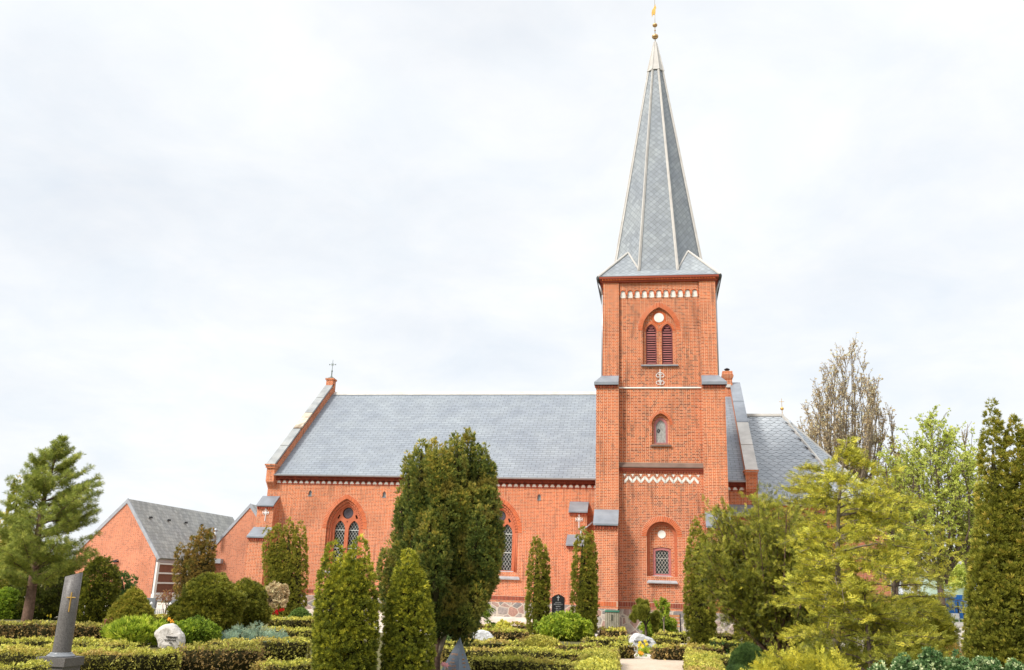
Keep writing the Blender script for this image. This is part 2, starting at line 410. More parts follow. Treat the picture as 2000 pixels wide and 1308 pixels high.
LGAIN = 2.1
def leaf_mat(name, stops, patch=.35, pscale=2.2, trans=.30, rough=.55, patch_col=None):
    """foliage: one tint per spray, plus broad patches of another growth colour"""
    m = NT(name); at = m.n('ShaderNodeAttribute'); at.attribute_name = 'tint'
    n = m.noise(m.pos(), pscale, 4, .6)
    stops = [(p_, tuple(min(.85, v_ * LGAIN) for v_ in c_)) for p_, c_ in stops]
    if patch_col: patch_col = tuple(v_ * LGAIN for v_ in patch_col)
    f = m.math('ADD', at.outputs['Fac'], m.math('MULTIPLY', m.math('SUBTRACT', n, .5), patch))
    c = m.ramp(f, stops)
    if patch_col:
        n2 = m.noise(m.pos(), pscale * .8, 5, .6, .3)
        c = m.mix(m.math('MULTIPLY', m.ramp(n2, [(.52, (0, 0, 0)), (.66, (1, 1, 1))]), .75), c, patch_col)
    d = m.n('ShaderNodeBsdfPrincipled'); m.l(c, d.inputs['Base Color']); d.inputs['Roughness'].default_value = rough; d.inputs['Specular IOR Level'].default_value = .25
    t = m.n('ShaderNodeBsdfTranslucent'); m.l(c, t.inputs[0])
    mx = m.n('ShaderNodeMixShader'); mx.inputs[0].default_value = trans
    m.l(d.outputs[0], mx.inputs[1]); m.l(t.outputs[0], mx.inputs[2]); m.l(mx.outputs[0], m.out.inputs[0]); return m.m
LF = dict(
    thuja=leaf_mat('thuja_leaf', [(0, (.035, .045, .008)), (.4, (.118, .130, .016)), (.75, (.25, .24, .025)), (1, (.44, .37, .05))]),
    thujad=leaf_mat('thuja_dark_leaf', [(0, (.045, .05, .008)), (.45, (.125, .130, .017)), (.8, (.22, .20, .03)), (1, (.32, .25, .05))]),
    cypress=leaf_mat('cypress_leaf', [(0, (.025, .040, .010)), (.45, (.085, .110, .026)), (.8, (.19, .19, .036)), (1, (.31, .25, .05))], patch_col=(.19, .15, .035), pscale=3.0),
    rusty=leaf_mat('rusty_thuja_leaf', [(0, (.04, .035, .01)), (.4, (.10, .075, .02)), (.75, (.20, .13, .03)), (1, (.30, .18, .05))], patch_col=(.11, .12, .025)),
    pine=leaf_mat('pine_needle', [(0, (.045, .06, .014)), (.45, (.13, .155, .03)), (.8, (.25, .26, .05)), (1, (.36, .34, .09))]),
    hemlock=leaf_mat('hemlock_leaf', [(0, (.04, .05, .008)), (.4, (.165, .165, .020)), (.75, (.36, .315, .035)), (1, (.54, .43, .06))]),
    yew=leaf_mat('yew_leaf', [(0, (.030, .038, .008)), (.45, (.115, .122, .016)), (.8, (.24, .225, .028)), (1, (.44, .35, .045))]),
    beech=leaf_mat('beech_leaf', [(0, (.13, .16, .03)), (.5, (.27, .30, .06)), (1, (.46, .46, .13))], trans=.45),
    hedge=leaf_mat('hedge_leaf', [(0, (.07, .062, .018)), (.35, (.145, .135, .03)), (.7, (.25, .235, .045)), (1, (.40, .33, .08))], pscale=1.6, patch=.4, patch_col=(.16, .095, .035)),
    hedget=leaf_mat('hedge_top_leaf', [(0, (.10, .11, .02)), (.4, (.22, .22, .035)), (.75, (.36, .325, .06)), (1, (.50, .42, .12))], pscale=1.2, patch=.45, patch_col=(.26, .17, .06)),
    brown=leaf_mat('hedge_brown_leaf', [(0, (.06, .04, .018)), (.4, (.15, .10, .038)), (.75, (.26, .18, .06)), (1, (.36, .27, .09))], pscale=2.0),
    dkgreen=leaf_mat('dark_green_leaf', [(0, (.012, .026, .008)), (.5, (.038, .068, .016)), (1, (.095, .14, .03))]),
    bright=leaf_mat('bright_shrub_leaf', [(0, (.045, .075, .008)), (.4, (.135, .185, .018)), (.8, (.29, .32, .035)), (1, (.45, .43, .08))], trans=.35),
    laurel=leaf_mat('laurel_leaf', [(0, (.015, .04, .012)), (.5, (.05, .095, .03)), (.8, (.12, .17, .07)), (1, (.36, .38, .22))], rough=.5, trans=.15),
    blue=leaf_mat('blue_juniper_leaf', [(0, (.05, .08, .06)), (.5, (.14, .20, .15)), (1, (.30, .34, .22))], patch_col=(.20, .17, .07)),
    bud=leaf_mat('opening_bud', [(0, (.16, .12, .05)), (.5, (.28, .24, .09)), (1, (.42, .40, .16))]),
    bare=leaf_mat('dry_bud', [(0, (.16, .11, .06)), (.5, (.30, .23, .13)), (1, (.48, .42, .26))]),
    red=leaf_mat('red_leaf', [(0, (.10, .035, .02)), (.5, (.18, .075, .035)), (1, (.30, .22, .08))]),
)

# ------------------------------------------------------------------ foliage builder
def blades(n, L, W, spread, rng, flat=1.0, jl=.3):
    V = []; F = []
    for i in range(n):
        a = rng.uniform(0, 2 * math.pi); s = spread * math.sqrt(rng.uniform(.02, 1))
        d = np.array([math.cos(a) * math.sin(s), math.sin(a) * math.sin(s) * flat, math.cos(s)]); d /= np.linalg.norm(d)
        sd = np.cross(d, rng.normal(size=3)); sd /= np.linalg.norm(sd)
        l = L * (1 - jl * rng.uniform()); o = d * 0.05 * L
        V += [o, o + d * l * .5 + sd * W / 2, o + d * l, o + d * l * .5 - sd * W / 2]; k = len(F) * 4; F.append((k, k + 1, k + 2, k + 3))
    return np.array(V), np.array(F)
def spray(n, L, bl, bw, rng, ang=.95):
    """a flat twig with side blades"""
    V = []; F = []
    for i in range(n):
        t = (i + .5) / n
        for s in (-1, 1):
            d = np.array([s * math.sin(ang), rng.normal() * .28, math.cos(ang)]); d /= np.linalg.norm(d)
            sd = np.cross(d, [0, 1, rng.normal() * .3]); sd /= np.linalg.norm(sd)
            o = np.array([0, rng.normal() * .02, t * L]); l = bl * (1.15 - .7 * t) * rng.uniform(.7, 1.1)
            V += [o, o + d * l * .5 + sd * bw / 2, o + d * l, o + d * l * .5 - sd * bw / 2]; k = len(F) * 4; F.append((k, k + 1, k + 2, k + 3))
    return np.array(V), np.array(F)
TR = np.random.default_rng(3)
TPL = dict(
    tuft=[blades(9, 1, .15, .75, TR, .55) for _ in range(3)],
    plume=[blades(10, 1, .12, .55, TR, .5) for _ in range(3)],
    needle=[blades(15, 1, .055, 1.25, TR, 1.0, .2) for _ in range(3)],
    spray=[spray(7, 1, .42, .10, TR) for _ in range(3)],
    feather=[spray(8, 1, .36, .085, TR, 1.05) for _ in range(3)],
    leaf=[blades(6, 1, .42, 1.1, TR, 1.0) for _ in range(3)],
    small=[blades(4, 1, .50, 1.2, TR, 1.0) for _ in range(3)],
    strap=[blades(7, 1, .12, .6, TR, 1.0) for _ in range(3)],
)
def nrm(a): return a / np.maximum(np.linalg.norm(a, axis=-1, keepdims=True), 1e-9)
class FB:
    """leaf-size faces gathered into one mesh; slot 0 leaves, further slots as given"""
    def __init__(s, seed=0): s.V = []; s.F = []; s.T = []; s.M = []; s.n = 0; s.rng = np.random.default_rng(seed)
    def _put(s, V, F, T, mi):
        s.V.append(V); s.F.append(F + s.n); s.T.append(T); s.M.append(np.full(len(F), mi, dtype=np.int32)); s.n += len(V)
    def scatter(s, kind, P, D, S, tint, mi=0):
        P = np.asarray(P); D = nrm(np.asarray(D)); N = len(P)
        if N == 0: return
        S = np.broadcast_to(S, (N,)); tint = np.clip(np.broadcast_to(tint, (N,)), 0, 1)
        var = s.rng.integers(0, 3, N)
        for k in range(3):
            i = np.where(var == k)[0]
            if len(i) == 0: continue
            tv, tf = TPL[kind][k]; d = D[i]
            r = nrm(s.rng.normal(size=(len(i), 3))); x = nrm(np.cross(d, r)); y = np.cross(d, x)
            V = (tv[None, :, 0, None] * x[:, None] + tv[None, :, 1, None] * y[:, None] + tv[None, :, 2, None] * d[:, None]) * S[i][:, None, None] + P[i][:, None]
            F = tf[None] + (np.arange(len(i)) * len(tv))[:, None, None]
            s._put(V.reshape(-1, 3), F.reshape(-1, 4), np.repeat(tint[i], len(tv)), mi)
    def rings(s, C, R, mi=1, n=8, E1=None, E2=None):
        """closed-ish tube through centres C with radii R (used for cores and trunks)"""
        C = np.asarray(C, float); R = np.asarray(R, float); k = len(C)
        d = nrm(np.gradient(C, axis=0)); a = nrm(np.cross(d, np.array([.31, .9, .13]))); b = np.cross(d, a)
        t = np.arange(n) / n * 2 * math.pi
        V = C[:, None] + R[:, None, None] * (np.cos(t)[None, :, None] * a[:, None] + np.sin(t)[None, :, None] * b[:, None])
        F = [(i * n + j, i * n + (j + 1) % n, (i + 1) * n + (j + 1) % n, (i + 1) * n + j) for i in range(k - 1) for j in range(n)]
        s._put(V.reshape(-1, 3), np.array(F), np.zeros(k * n), mi)
    def segs(s, P0, P1, R0, R1, mi=1, n=4):
        P0 = np.asarray(P0, float); P1 = np.asarray(P1, float)
        if len(P0) == 0: return
        R0 = np.asarray(R0, float); R1 = np.asarray(R1, float); N = len(P0)
        d = nrm(P1 - P0); a = nrm(np.cross(d, nrm(np.array([.31, .2, .93])))); b = np.cross(d, a)
        t = np.arange(n) / n * 2 * math.pi; c = np.cos(t)[None, :, None]; sn = np.sin(t)[None, :, None]
        ring = c * a[:, None] + sn * b[:, None]
        V = np.concatenate([P0[:, None] + ring * R0[:, None, None], P1[:, None] + ring * R1[:, None, None]], 1)
        f = np.array([(j, (j + 1) % n, n + (j + 1) % n, n + j) for j in range(n)])
        F = f[None] + (np.arange(N) * 2 * n)[:, None, None]
        s._put(V.reshape(-1, 3), F.reshape(-1, 4), np.zeros(N * 2 * n), mi)
    def box(s, c0, ex, ey, h, mi=1, z0=0.0):
        c = np.array([c0[0], c0[1], z0]); ex = np.array(ex); ey = np.array(ey); ez = np.array([0, 0, h])
        V = np.array([c, c + ex, c + ex + ey, c + ey, c + ez, c + ex + ez, c + ex + ey + ez, c + ey + ez])
        s._put(V, np.array([(0, 3, 2, 1), (4, 5, 6, 7), (0, 1, 5, 4), (1, 2, 6, 5), (2, 3, 7, 6), (3, 0, 4, 7)]), np.zeros(8), mi)
    def build(s, name, mats, parent=None, origin=None):
        V = np.concatenate(s.V); F = np.concatenate(s.F); T = np.concatenate(s.T); Mi = np.concatenate(s.M)
        if origin is not None: V = V - np.array(origin)
        me = bpy.data.meshes.new(name)
        me.vertices.add(len(V)); me.vertices.foreach_set('co', V.astype(np.float32).ravel())
        me.loops.add(len(F) * 4); me.loops.foreach_set('vertex_index', F.astype(np.int32).ravel())
        me.polygons.add(len(F)); me.polygons.foreach_set('loop_start', np.arange(len(F), dtype=np.int32) * 4)
        try: me.polygons.foreach_set('loop_total', np.full(len(F), 4, dtype=np.int32))
        except Exception: pass
        me.polygons.foreach_set('material_index', Mi)
        at = me.attributes.new('tint', 'FLOAT', 'POINT'); at.data.foreach_set('value', T.astype(np.float32))
        me.update(calc_edges=True); me.validate()
        o = link(name, me, mats, parent)
        if origin is not None: o.location = origin
        return o

def lumps(rng, k=7):
    a = rng.integers(1, 6, k); b = rng.uniform(2, 9, k); ph = rng.uniform(0, 6.28, k); w = rng.uniform(.3, 1, k); w /= w.sum()
    return lambda th, z: (w[None] * np.sin(a[None] * th[:, None] + b[None] * z[:, None] + ph[None])).sum(1)
def plume(fb, base, tip, R, prof, n, L, kind='tuft', up=.8, out=.7, depth=.3, lump=.18, tint=(.5, .2), core=.6, mi=0, cmi=1, toptint=0.0, squash=1.0, clump=None, per=12, flatc=1.0, ctint=.10, mult=3.2, crough=.0):
    """sprays gathered in small clumps over a surface of revolution, round a solid dark core that blocks light"""
    base = np.array(base, float); tip = np.array(tip, float); ax = tip - base; H = np.linalg.norm(ax); ax = ax / H
    e1 = nrm(np.cross(ax, [0.0, 1.0, 0.0])); e2 = np.cross(ax, e1)
    tt = np.linspace(0, 1, 60); pr = np.interp(tt, [p[0] for p in prof], [p[1] for p in prof])
    cdf = np.cumsum(pr + .03); cdf /= cdf[-1]; rg = fb.rng
    cr = L * 1.15 if clump is None else clump; K = max(6, int(n * mult / per))
    t = np.interp(rg.uniform(0, 1, K), cdf, tt); th = rg.uniform(0, 2 * math.pi, K)
    lf = lumps(rg); r = R * np.interp(t, tt, pr) * (1 + lump * lf(th, t * H)) * (1 - depth * rg.uniform(0, 1, K) ** 1.8) - cr * .3
    o = np.cos(th)[:, None] * e1 + np.sin(th)[:, None] * e2 * squash
    Cc = base + ax * (t * H)[:, None] + o * np.maximum(r, .0)[:, None]
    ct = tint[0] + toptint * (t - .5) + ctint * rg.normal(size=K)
    i = np.repeat(np.arange(K), per); N = len(i)
    cs_ = cr * rg.uniform(.65, 1.35, K)
    v = nrm(rg.normal(size=(N, 3)) * .75 + o[i] * out + ax * up * .6)
    off = v * (cs_[i] * rg.uniform(.15, 1, N) ** .6)[:, None]; off[:, 2] *= flatc
    P = Cc[i] + off
    D = v * .7 + o[i] * out * .5 + ax * up * .7 + rg.normal(size=(N, 3)) * .22
    fb.scatter(kind, P, D, L * rg.uniform(.6, 1.2, N), ct[i] + tint[1] * .8 * rg.normal(size=N), mi)
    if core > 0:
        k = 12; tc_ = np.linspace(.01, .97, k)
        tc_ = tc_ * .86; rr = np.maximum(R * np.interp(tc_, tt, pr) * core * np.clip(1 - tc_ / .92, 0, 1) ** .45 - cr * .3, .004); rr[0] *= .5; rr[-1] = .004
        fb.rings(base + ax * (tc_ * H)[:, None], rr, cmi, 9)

def smooth_prof(kind):
    return dict(
        column=[(0, .72), (.08, .9), (.3, 1), (.6, .86), (.8, .62), (.93, .32), (1, .04)],
        cone=[(0, .92), (.1, 1), (.3, .93), (.55, .72), (.8, .42), (.93, .2), (1, .03)],
        egg=[(0, .6), (.15, .92), (.4, 1), (.65, .88), (.85, .58), (.95, .3), (1, .05)],
        ball=[(0, .35), (.12, .75), (.35, 1), (.6, .98), (.8, .75), (.93, .42), (1, .08)],
        flame=[(0, .35), (.2, .8), (.45, 1), (.7, .75), (.88, .4), (1, .04)],
        dome=[(0, 1), (.3, .97), (.55, .85), (.78, .62), (.92, .36), (1, .05)],
    )[kind]
# ------------------------------------------------------------------ ground (the setting)
def sheet(name, pts, z, mat):
    mb = MB(); mb.poly([(p[0], p[1], z) for p in pts]); return tag(mb.build(name, mat), kind='structure')
sheet('ground', [(-600, -60), (600, -60), (600, 1500), (-600, 1500)], 0.0, SOIL)
sheet('gravel_forecourt', [(-45, 33.5), (-21, 32.5), (-9, 31.5), (1.5, 32), (14, 34), (34, 38), (40, 44), (30, 60), (9, 58), (-20, 50), (-45, 60)], .004, GRAVEL)
sheet('garden_path', [(-1.05, 8), (0.72, 8), (0.72, 24.9), (-1.05, 24.9)], .004, GRAVEL2)
sheet('grave_gravel', [(-.75, 24.9), (-.08, 24.9), (-.05, 27.6), (-.7, 27.6)], .005, GRAVEL)
sheet('grave_gravel', [(1.7, 29), (3.0, 29), (3.2, 34), (2.0, 34)], .006, GRAVEL)
sheet('side_path', [G(1852, 1213), G(1885, 1213), G(1935, 1268), G(1858, 1268)], .008, GRAVEL)
sheet('grass_verge', [(24, 86), (60, 80), (60, 98), (24, 98)], .012, GRASS)

# ------------------------------------------------------------------ church
church = empty('church', (-8.0, 44.0, 0), 'red brick church with slate nave roof and a tall slate spire over its square tower', 'church')
class Sub:     # parts are modelled in world coordinates and parented to the church empty
    pass
def CP(o, parent=None):
    """parent o to the church (or a part of it), keeping world coordinates"""
    p = parent or church
    o.parent = p
    o.matrix_parent_inverse = Matrix.Translation(-Vector(world_loc(p)))
    return o
def world_loc(p):
    v = Vector((0, 0, 0))
    while p:
        v = v + Vector(p.location)
        if p.parent: v = v + p.matrix_parent_inverse.translation
        p = p.parent
    return v
def cplate(name, outer, holes, y0, y1, mat, parent=None): return CP(link(name, plate_mesh(outer, holes, y0, y1), mat), parent)
def cmb(mb, name, mats, parent=None): return CP(mb.build(name, mats), parent)

def ring(name, cx, spring, a, rise, wdt, y, pitch=.078, parent=None, legs=0.0):
    """arch ring of wedge bricks on a mortar bed, standing 12 mm proud of plane y"""
    inn = arch(cx, spring, a, rise, 40); R1 = [(p[0], p[1]) for p in inn]
    out = arch(cx, spring, a + wdt, rise + wdt * 1.08, 40)
    if legs: inn = [(cx - a, spring - legs)] + inn + [(cx + a, spring - legs)]; out = [(cx - a - wdt, spring - legs)] + out + [(cx + a + wdt, spring - legs)]
    mb = MB(); mb.cur = 0
    mb.slab([(p[0], y, p[1]) for p in out + inn[::-1]], (0, -.004, 0)) if False else None
    for i in range(len(inn) - 1):
        q = [inn[i], inn[i + 1], out[i + 1], out[i]]; mb.slab([(p[0], y + .003, p[1]) for p in q], (0, -.007, 0))
    mb.cur = 1
    def resample(P, n):
        d = [0]
        for i in range(1, len(P)): d.append(d[-1] + math.dist(P[i], P[i - 1]))
        return [(np.interp(t, d, [p[0] for p in P]), np.interp(t, d, [p[1] for p in P])) for t in np.linspace(0, d[-1], n)]
    L = sum(math.dist(out[i], out[i + 1]) for i in range(len(out) - 1)); n = int(L / pitch)
    I = resample(inn, n + 1); O = resample(out, n + 1); g = .13
    for i in range(n):
        def lp(a_, b_, t): return (a_[0] + (b_[0] - a_[0]) * t, a_[1] + (b_[1] - a_[1]) * t)
        a0 = lp(I[i], I[i + 1], g); a1 = lp(I[i], I[i + 1], 1 - g); b1 = lp(O[i], O[i + 1], 1 - g); b0 = lp(O[i], O[i + 1], g)
        b0 = lp(a0, b0, .97); b1 = lp(a1, b1, .97)
        mb.slab([(p[0], y - .004, p[1]) for p in (a0, a1, b1, b0)], (0, -.012, 0))
    return cmb(mb, name, [MORTAR, VOUSS], parent)

def lattice(mb, poly, y, sx, sz, r):
    """diagonal lattice bars clipped to a 2-D outline"""
    xs = [p[0] for p in poly]; zs = [p[1] for p in poly]; x0, x1, z0, z1 = min(xs), max(xs), min(zs), max(zs)
    k = sz / sx
    for s in (1, -1):
        c = z0 - k * (x1 - x0) if s > 0 else z0
        # lines z = s*k*(x-x0)+c
        c = c - (c % sz)
        while c < z1 + k * (x1 - x0):
            hits = []
            for i in range(len(poly)):
                (ax, az), (bx, bz) = poly[i], poly[(i + 1) % len(poly)]
                fa = az - s * k * (ax - x0) - c; fb_ = bz - s * k * (bx - x0) - c
                if (fa < 0) != (fb_ < 0):
                    t = fa / (fa - fb_); hits.append((ax + (bx - ax) * t, az + (bz - az) * t))
            hits.sort()
            for a, b in zip(hits[::2], hits[1::2]):
                if math.dist(a, b) > .03: mb.tube((a[0], y, a[1]), (b[0], y, b[1]), r, r, 4, False)
            c += sz

YN, XL, XR = 44.0, -19.60, 4.42          # nave south wall
RY, RZ, EZ = 50.97, 12.76, 6.92          # ridge depth, ridge height, eaves height
TY = 38.0; TC = .15                      # tower front plane, tower axis

# --- nave wall
wins = [-15.68, -7.76]
vents = [-17.68, -13.72, -9.74, -5.78]
holes = [arch_open(c, 2.38, 4.25, .97, 1.5) for c in wins] + [arch_open(c, 5.86, 6.02, .085, .13, 6) for c in vents]
nave_wall = cplate('nave_wall', rect(XL - .42, XR + .3, .95, EZ - .02), holes, YN, YN + .14, BRICK)
mb = MB(); mb.box(XL - .42, XR + .3, YN + .6, YN + .9, 0, EZ - .1)     # inner face of the wall and the far sides
mb.box(XL - .42, XL + .05, YN + .9, 2 * RY - YN, 0, EZ); mb.box(XR + .0, XR + .3, YN + .9, 2 * RY - YN, 0, EZ); mb.box(XL, XR, 2 * RY - YN - .4, 2 * RY - YN, 0, EZ)
cmb(mb, 'nave_wall_core', BRICK)
mb = MB(); mb.box(XL - .50, XR + .36, YN - .10, YN + .3, 0, .97); mb.box(XL - .5, XL - .3, YN + .3, 2 * RY - YN, 0, .97)
cmb(mb, 'nave_plinth', PLINTH)
mb = MB(); mb.hexa([(XL - .7, YN - .9, 0), (-2.9, YN - .9, 0), (-2.9, YN - .101, 0), (XL - .7, YN - .101, 0)], [(XL - .7, YN - .9, .03), (-2.9, YN - .9, .03), (-2.9, YN - .101, .30), (XL - .7, YN - .101, .30)]); cmb(mb, 'plinth_footing', plain('pale_footing', (.56, .50, .44), .9, .2, var=.25, scale=1.5, bump=.3, stain=(.33, .27, .22)))
# soldier course above the plinth
def soldier(x0, x1, y, z0=1.06, h=.2):
    mb = MB(); mb.cur = 0; mb.box(x0, x1, y - .004, y + .02, z0 - .01, z0 + h + .01); mb.cur = 1
    x = x0 + .004
    while x < x1 - .05: mb.box(x, x + .052, y - .014, y + .01, z0 + .008, z0 + h - .006); x += .0645
    return mb
cmb(soldier(-20.0, -2.6, YN), 'soldier_course', [MORTAR, DARKBR])
cmb(soldier(2.9, XR + .3, YN), 'soldier_course', [MORTAR, DARKBR])

for wi, c in enumerate(wins):
    W = CP(empty('window', (c, YN, 2.3))); 
    cplate('jamb_order', rect(c - 1.12, c + 1.12, 2.1, 5.95), [arch_open(c, 2.38, 4.25, .87, 1.36)], YN + .142, YN + .24, BRICK, W)
    cplate('jamb_order', rect(c - 1.12, c + 1.12, 2.1, 5.95), [arch_open(c, 2.38, 4.25, .775, 1.22)], YN + .242, YN + .34, TERRA, W)
    l1 = arch_open(c - .37, 2.45, 4.22, .275, .46, 10); l2 = arch_open(c + .37, 2.45, 4.22, .275, .46, 10)
    sm1 = [(c - .56, 4.80), (c - .47, 4.74), (c - .40, 4.93), (c - .46, 4.98)]; sm2 = [(2 * c - x, z) for x, z in sm1]
    sm3 = [(c - .04, 4.64), (c + .04, 4.64), (c, 4.56)]
    cplate('tracery', rect(c - 1.1, c + 1.1, 2.1, 5.9), [l1, l2, circ(c, 5.05, .29), sm1, sm2, sm3], YN + .345, YN + .45, TERRA, W)
    mb = MB(); mb.prism(rect(c - .9, c + .9, 2.3, 5.6), YN + .50, YN + .52); cmb(mb, 'glass', GLASS, W)
    mb = MB()
    for q in (l1, l2):
        lattice(mb, q, YN + .485, .155, .23, .0085)
    for z in (4.20, 3.30): mb.box(c - .66, c - .09, YN + .455, YN + .48, z - .02, z + .02); mb.box(c + .09, c + .66, YN + .455, YN + .48, z - .02, z + .02)
    cmb(mb, 'lattice', LATT, W)
    mb = MB()
    for r0, y_, h in ((.255, YN + .44, .02), (.2, YN + .42, .02)): mb.prism(circ(c, 5.04, r0), y_, y_ + h)
    for k in range(6):
        t = k * math.pi / 3; x_, z_ = c + .10 * math.cos(t), 5.04 + .10 * math.sin(t)
        pts = [(x_ + .045 * math.cos(q), YN + .412, z_ + .045 * math.sin(q)) for q in np.linspace(0, 2 * math.pi, 9)]; mb.path(pts, .008, 4)
    cmb(mb, 'roundel', plain('roundel_slate', (.11, .10, .12), .6, .3), W)
    mb = MB()
    for a_, ri, yy, rr in ((.92, 1.43, YN + .15, .045), (.82, 1.28, YN + .25, .035)):
        pp = [(c - a_, 2.4)] + arch(c, 4.25, a_, ri, 12) + [(c + a_, 2.4)]
        mb.path([(x, yy, z) for x, z in pp], rr, 8)
    cmb(mb, 'roll_moulding', TERRA, W)
    ring('arch_ring', c, 4.25, .975, 1.51, .22, YN, parent=W)
    mb = MB(); s = 1.15
    mb.hexa([(c - 1.14, YN - .12, 2.02), (c + 1.14, YN - .12, 2.02), (c + .86, YN + .36, 2.03), (c - .86, YN + .36, 2.03)],
            [(c - 1.14, YN - .12, 2.08), (c + 1.14, YN - .12, 2.08), (c + .86, YN + .36, 2.44), (c - .86, YN + .36, 2.44)])
    cmb(mb, 'sill', SILLM, W)
for c in vents:
    mb = MB(); mb.prism(arch_open(c, 5.85, 6.02, .10, .15, 6), YN + .09, YN + .12); mb.box(c - .10, c + .10, YN - .03, YN + .09, 5.835, 5.86)
    cmb(mb, 'wall_vent', plain('vent_zinc', (.25, .31, .33), .5, .4) if c == vents[0] else bpy.data.materials['vent_zinc'])

# --- eaves frieze of the nave
def frieze(x0, x1):
    mb = MB(); mb.box(x0, x1, YN - .10, YN + .02, EZ - .10, EZ - .035)
    mb.box(x0, x1, YN - .03, YN + .02, EZ - .30, EZ - .102)
    x = x0 + .03
    while x < x1 - .05:      # two staggered rows of brick ends
        mb.box(x, x + .055, YN - .085, YN - .03, EZ - .165, EZ - .102); mb.box(x + .05, x + .105, YN - .06, YN - .03, EZ - .235, EZ - .172); x += .11
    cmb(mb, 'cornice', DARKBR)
    mb = MB(); x = x0 + .16; n = 0
    while x < x1 - .08:
        for hw, za, zb in ((.105, 6.50, 6.545), (.072, 6.545, 6.60), (.035, 6.60, 6.655)): mb.box(x - hw, x + hw, YN - .008, YN + .02, za, zb)
        x += .3045
    cmb(mb, 'limewashed_frieze', WHITE)
    mb = MB(); x = x0 + .16 + .152
    while x < x1 - .08:
        for hw, za, zb in ((.03, 6.43, 6.505), (.035, 6.50, 6.555), (.07, 6.555, 6.61), (.10, 6.61, 6.68)): mb.box(x - hw, x + hw, YN - .03, YN + .0, za, zb)
        x += .3045
    x = x0 + .03
    while x < x1 - .05: mb.box(x, x + .05, YN - .022, YN, 6.425, 6.48); x += .1015
    mb.box(x0, x1, YN - .012, YN - .0005, 6.425, 6.445)
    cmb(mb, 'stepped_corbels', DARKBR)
frieze(XL, -2.6); frieze(2.9, XR - .25)

# --- nave roof
def roof_slab(mb, x0, x1, y0, z0, y1, z1, th=.10):
    mb.hexa([(x0, y0, z0 - th), (x1, y0, z0 - th), (x1, y1, z1 - th), (x0, y1, z1 - th)], [(x0, y0, z0), (x1, y0, z0), (x1, y1, z1), (x0, y1, z1)])
sl = (RZ - EZ) / (RY - YN + .22)
mb = MB(); roof_slab(mb, XL - .02, XR - .2, YN - .22, EZ + .02, RY, RZ); roof_slab(mb, XL - .02, XR - .2, 2 * RY - YN + .22, EZ + .02, RY + .001, RZ)
nroof = cmb(mb, 'nave_roof', SLATE)
mb = MB()
mb.hexa([(XL + .1, RY - .22, RZ - .14), (XR - .2, RY - .22, RZ - .14), (XR - .2, RY + .22, RZ - .14), (XL + .1, RY + .22, RZ - .14)],
        [(XL + .1, RY - .05, RZ + .07), (XR - .2, RY - .05, RZ + .07), (XR - .2, RY + .05, RZ + .07), (XL + .1, RY + .05, RZ + .07)])
cmb(mb, 'ridge_cap', LEADP, nroof)
mb = MB()      # zinc gutter: half round
for x0, x1 in ((XL - .02, -2.6), (2.9, XR - .25)):
    pts = []
    for k in range(9):
        t = math.pi * k / 8; pts.append((YN - .26 - .075 * math.cos(t), EZ - .01 - .075 * math.sin(t)))
    mb.slab([(x0, p[0], p[1]) for p in pts], (x1 - x0, 0, 0))
cmb(mb, 'gutter', ZINC)
mb = MB(); mb.path([(-2.95, YN - .26, EZ - .05), (-2.95, YN - .12, 6.55), (-2.95, YN - .12, 4.95), (-3.62, YN - .75, 4.35), (-3.62, YN - .75, .2)], .048, 8)
cmb(mb, 'downpipe', ZINC)

# --- gable parapets
def gable(xa, xb, wide, seg_mats, west):
    g = CP(empty('gable_parapet', (xa, YN, 0)))
    up_ = .40      # height above the slates
    y0, z0 = YN - .42, EZ + .02 - .2 * sl + up_ + .14
    ya, za = RY - .05, RZ + up_ + .10
    mb = MB()
    mb.hexa([(xa, YN - .02, EZ - .3), (xb, YN - .02, EZ - .3), (xb, RY, RZ - .3), (xa, RY, RZ - .3)], [(xa, YN - .02, z0 + .2), (xb, YN - .02, z0 + .2), (xb, RY, za - .03), (xa, RY, za - .03)])
    yb = 2 * RY - YN
    mb.hexa([(xa, yb, EZ - .3), (xb, yb, EZ - .3), (xb, RY, RZ - .3), (xa, RY, RZ - .3)], [(xa, yb, z0), (xb, yb, z0), (xb, RY, za - .03), (xa, RY, za - .03)])
    # kneeler at the foot
    mb.box(xa - .02, xb, YN - .32, YN - .0, 6.52, 7.22); mb.box(xa - .06, xb + .02, YN - .40, YN + .2, 7.22, 7.34); mb.box(xa - .10, xb + .05, YN - .46, YN + .2, 7.34, 7.42)
    for i, (dz, dd) in enumerate(((.0, .26), (.07, .18), (.14, .10), (.21, .05))): mb.box(xa - .015, xb - .01, YN - dd, YN - .0, 6.45 - dz, 6.52 - dz)
    cmb(mb, 'parapet_wall', BRICK, g)
    mb = MB(); mb.cur = 1; mb.box(xb, xb + .012, YN, YN + .01, 6, 6.01) if False else None
    n = len(seg_mats); xm = (xa + xb) / 2; x0_, x1_ = xm - wide / 2, xm + wide / 2
    mats = [STONE_G, STONE_S, LEADP, SLATE_C]; th = .10
    for i, mi in enumerate(seg_mats):
        a = i / n + (.003 if i else 0); b = (i + 1) / n - .003
        P = lambda t: (y0 + (ya - y0) * t, z0 + (za - z0) * t)
        (pa, qa), (pb, qb) = P(a), P(b); mb.cur = mi
        mb.hexa([(x0_, pa, qa), (x1_, pa, qa), (x1_, pb, qb), (x0_, pb, qb)], [(x0_, pa - .03, qa + th), (x1_, pa - .03, qa + th), (x1_, pb - .03, qb + th), (x0_, pb - .03, qb + th)])
    cmb(mb, 'coping', mats, g)
    return g, za
gL, zg = gable(XL - .42, XL + .0, .46, [0, 0, 1, 0, 0], True)
gR, _ = gable(XR - .25, XR + .28, .58, [2, 2, 3, 3], False)
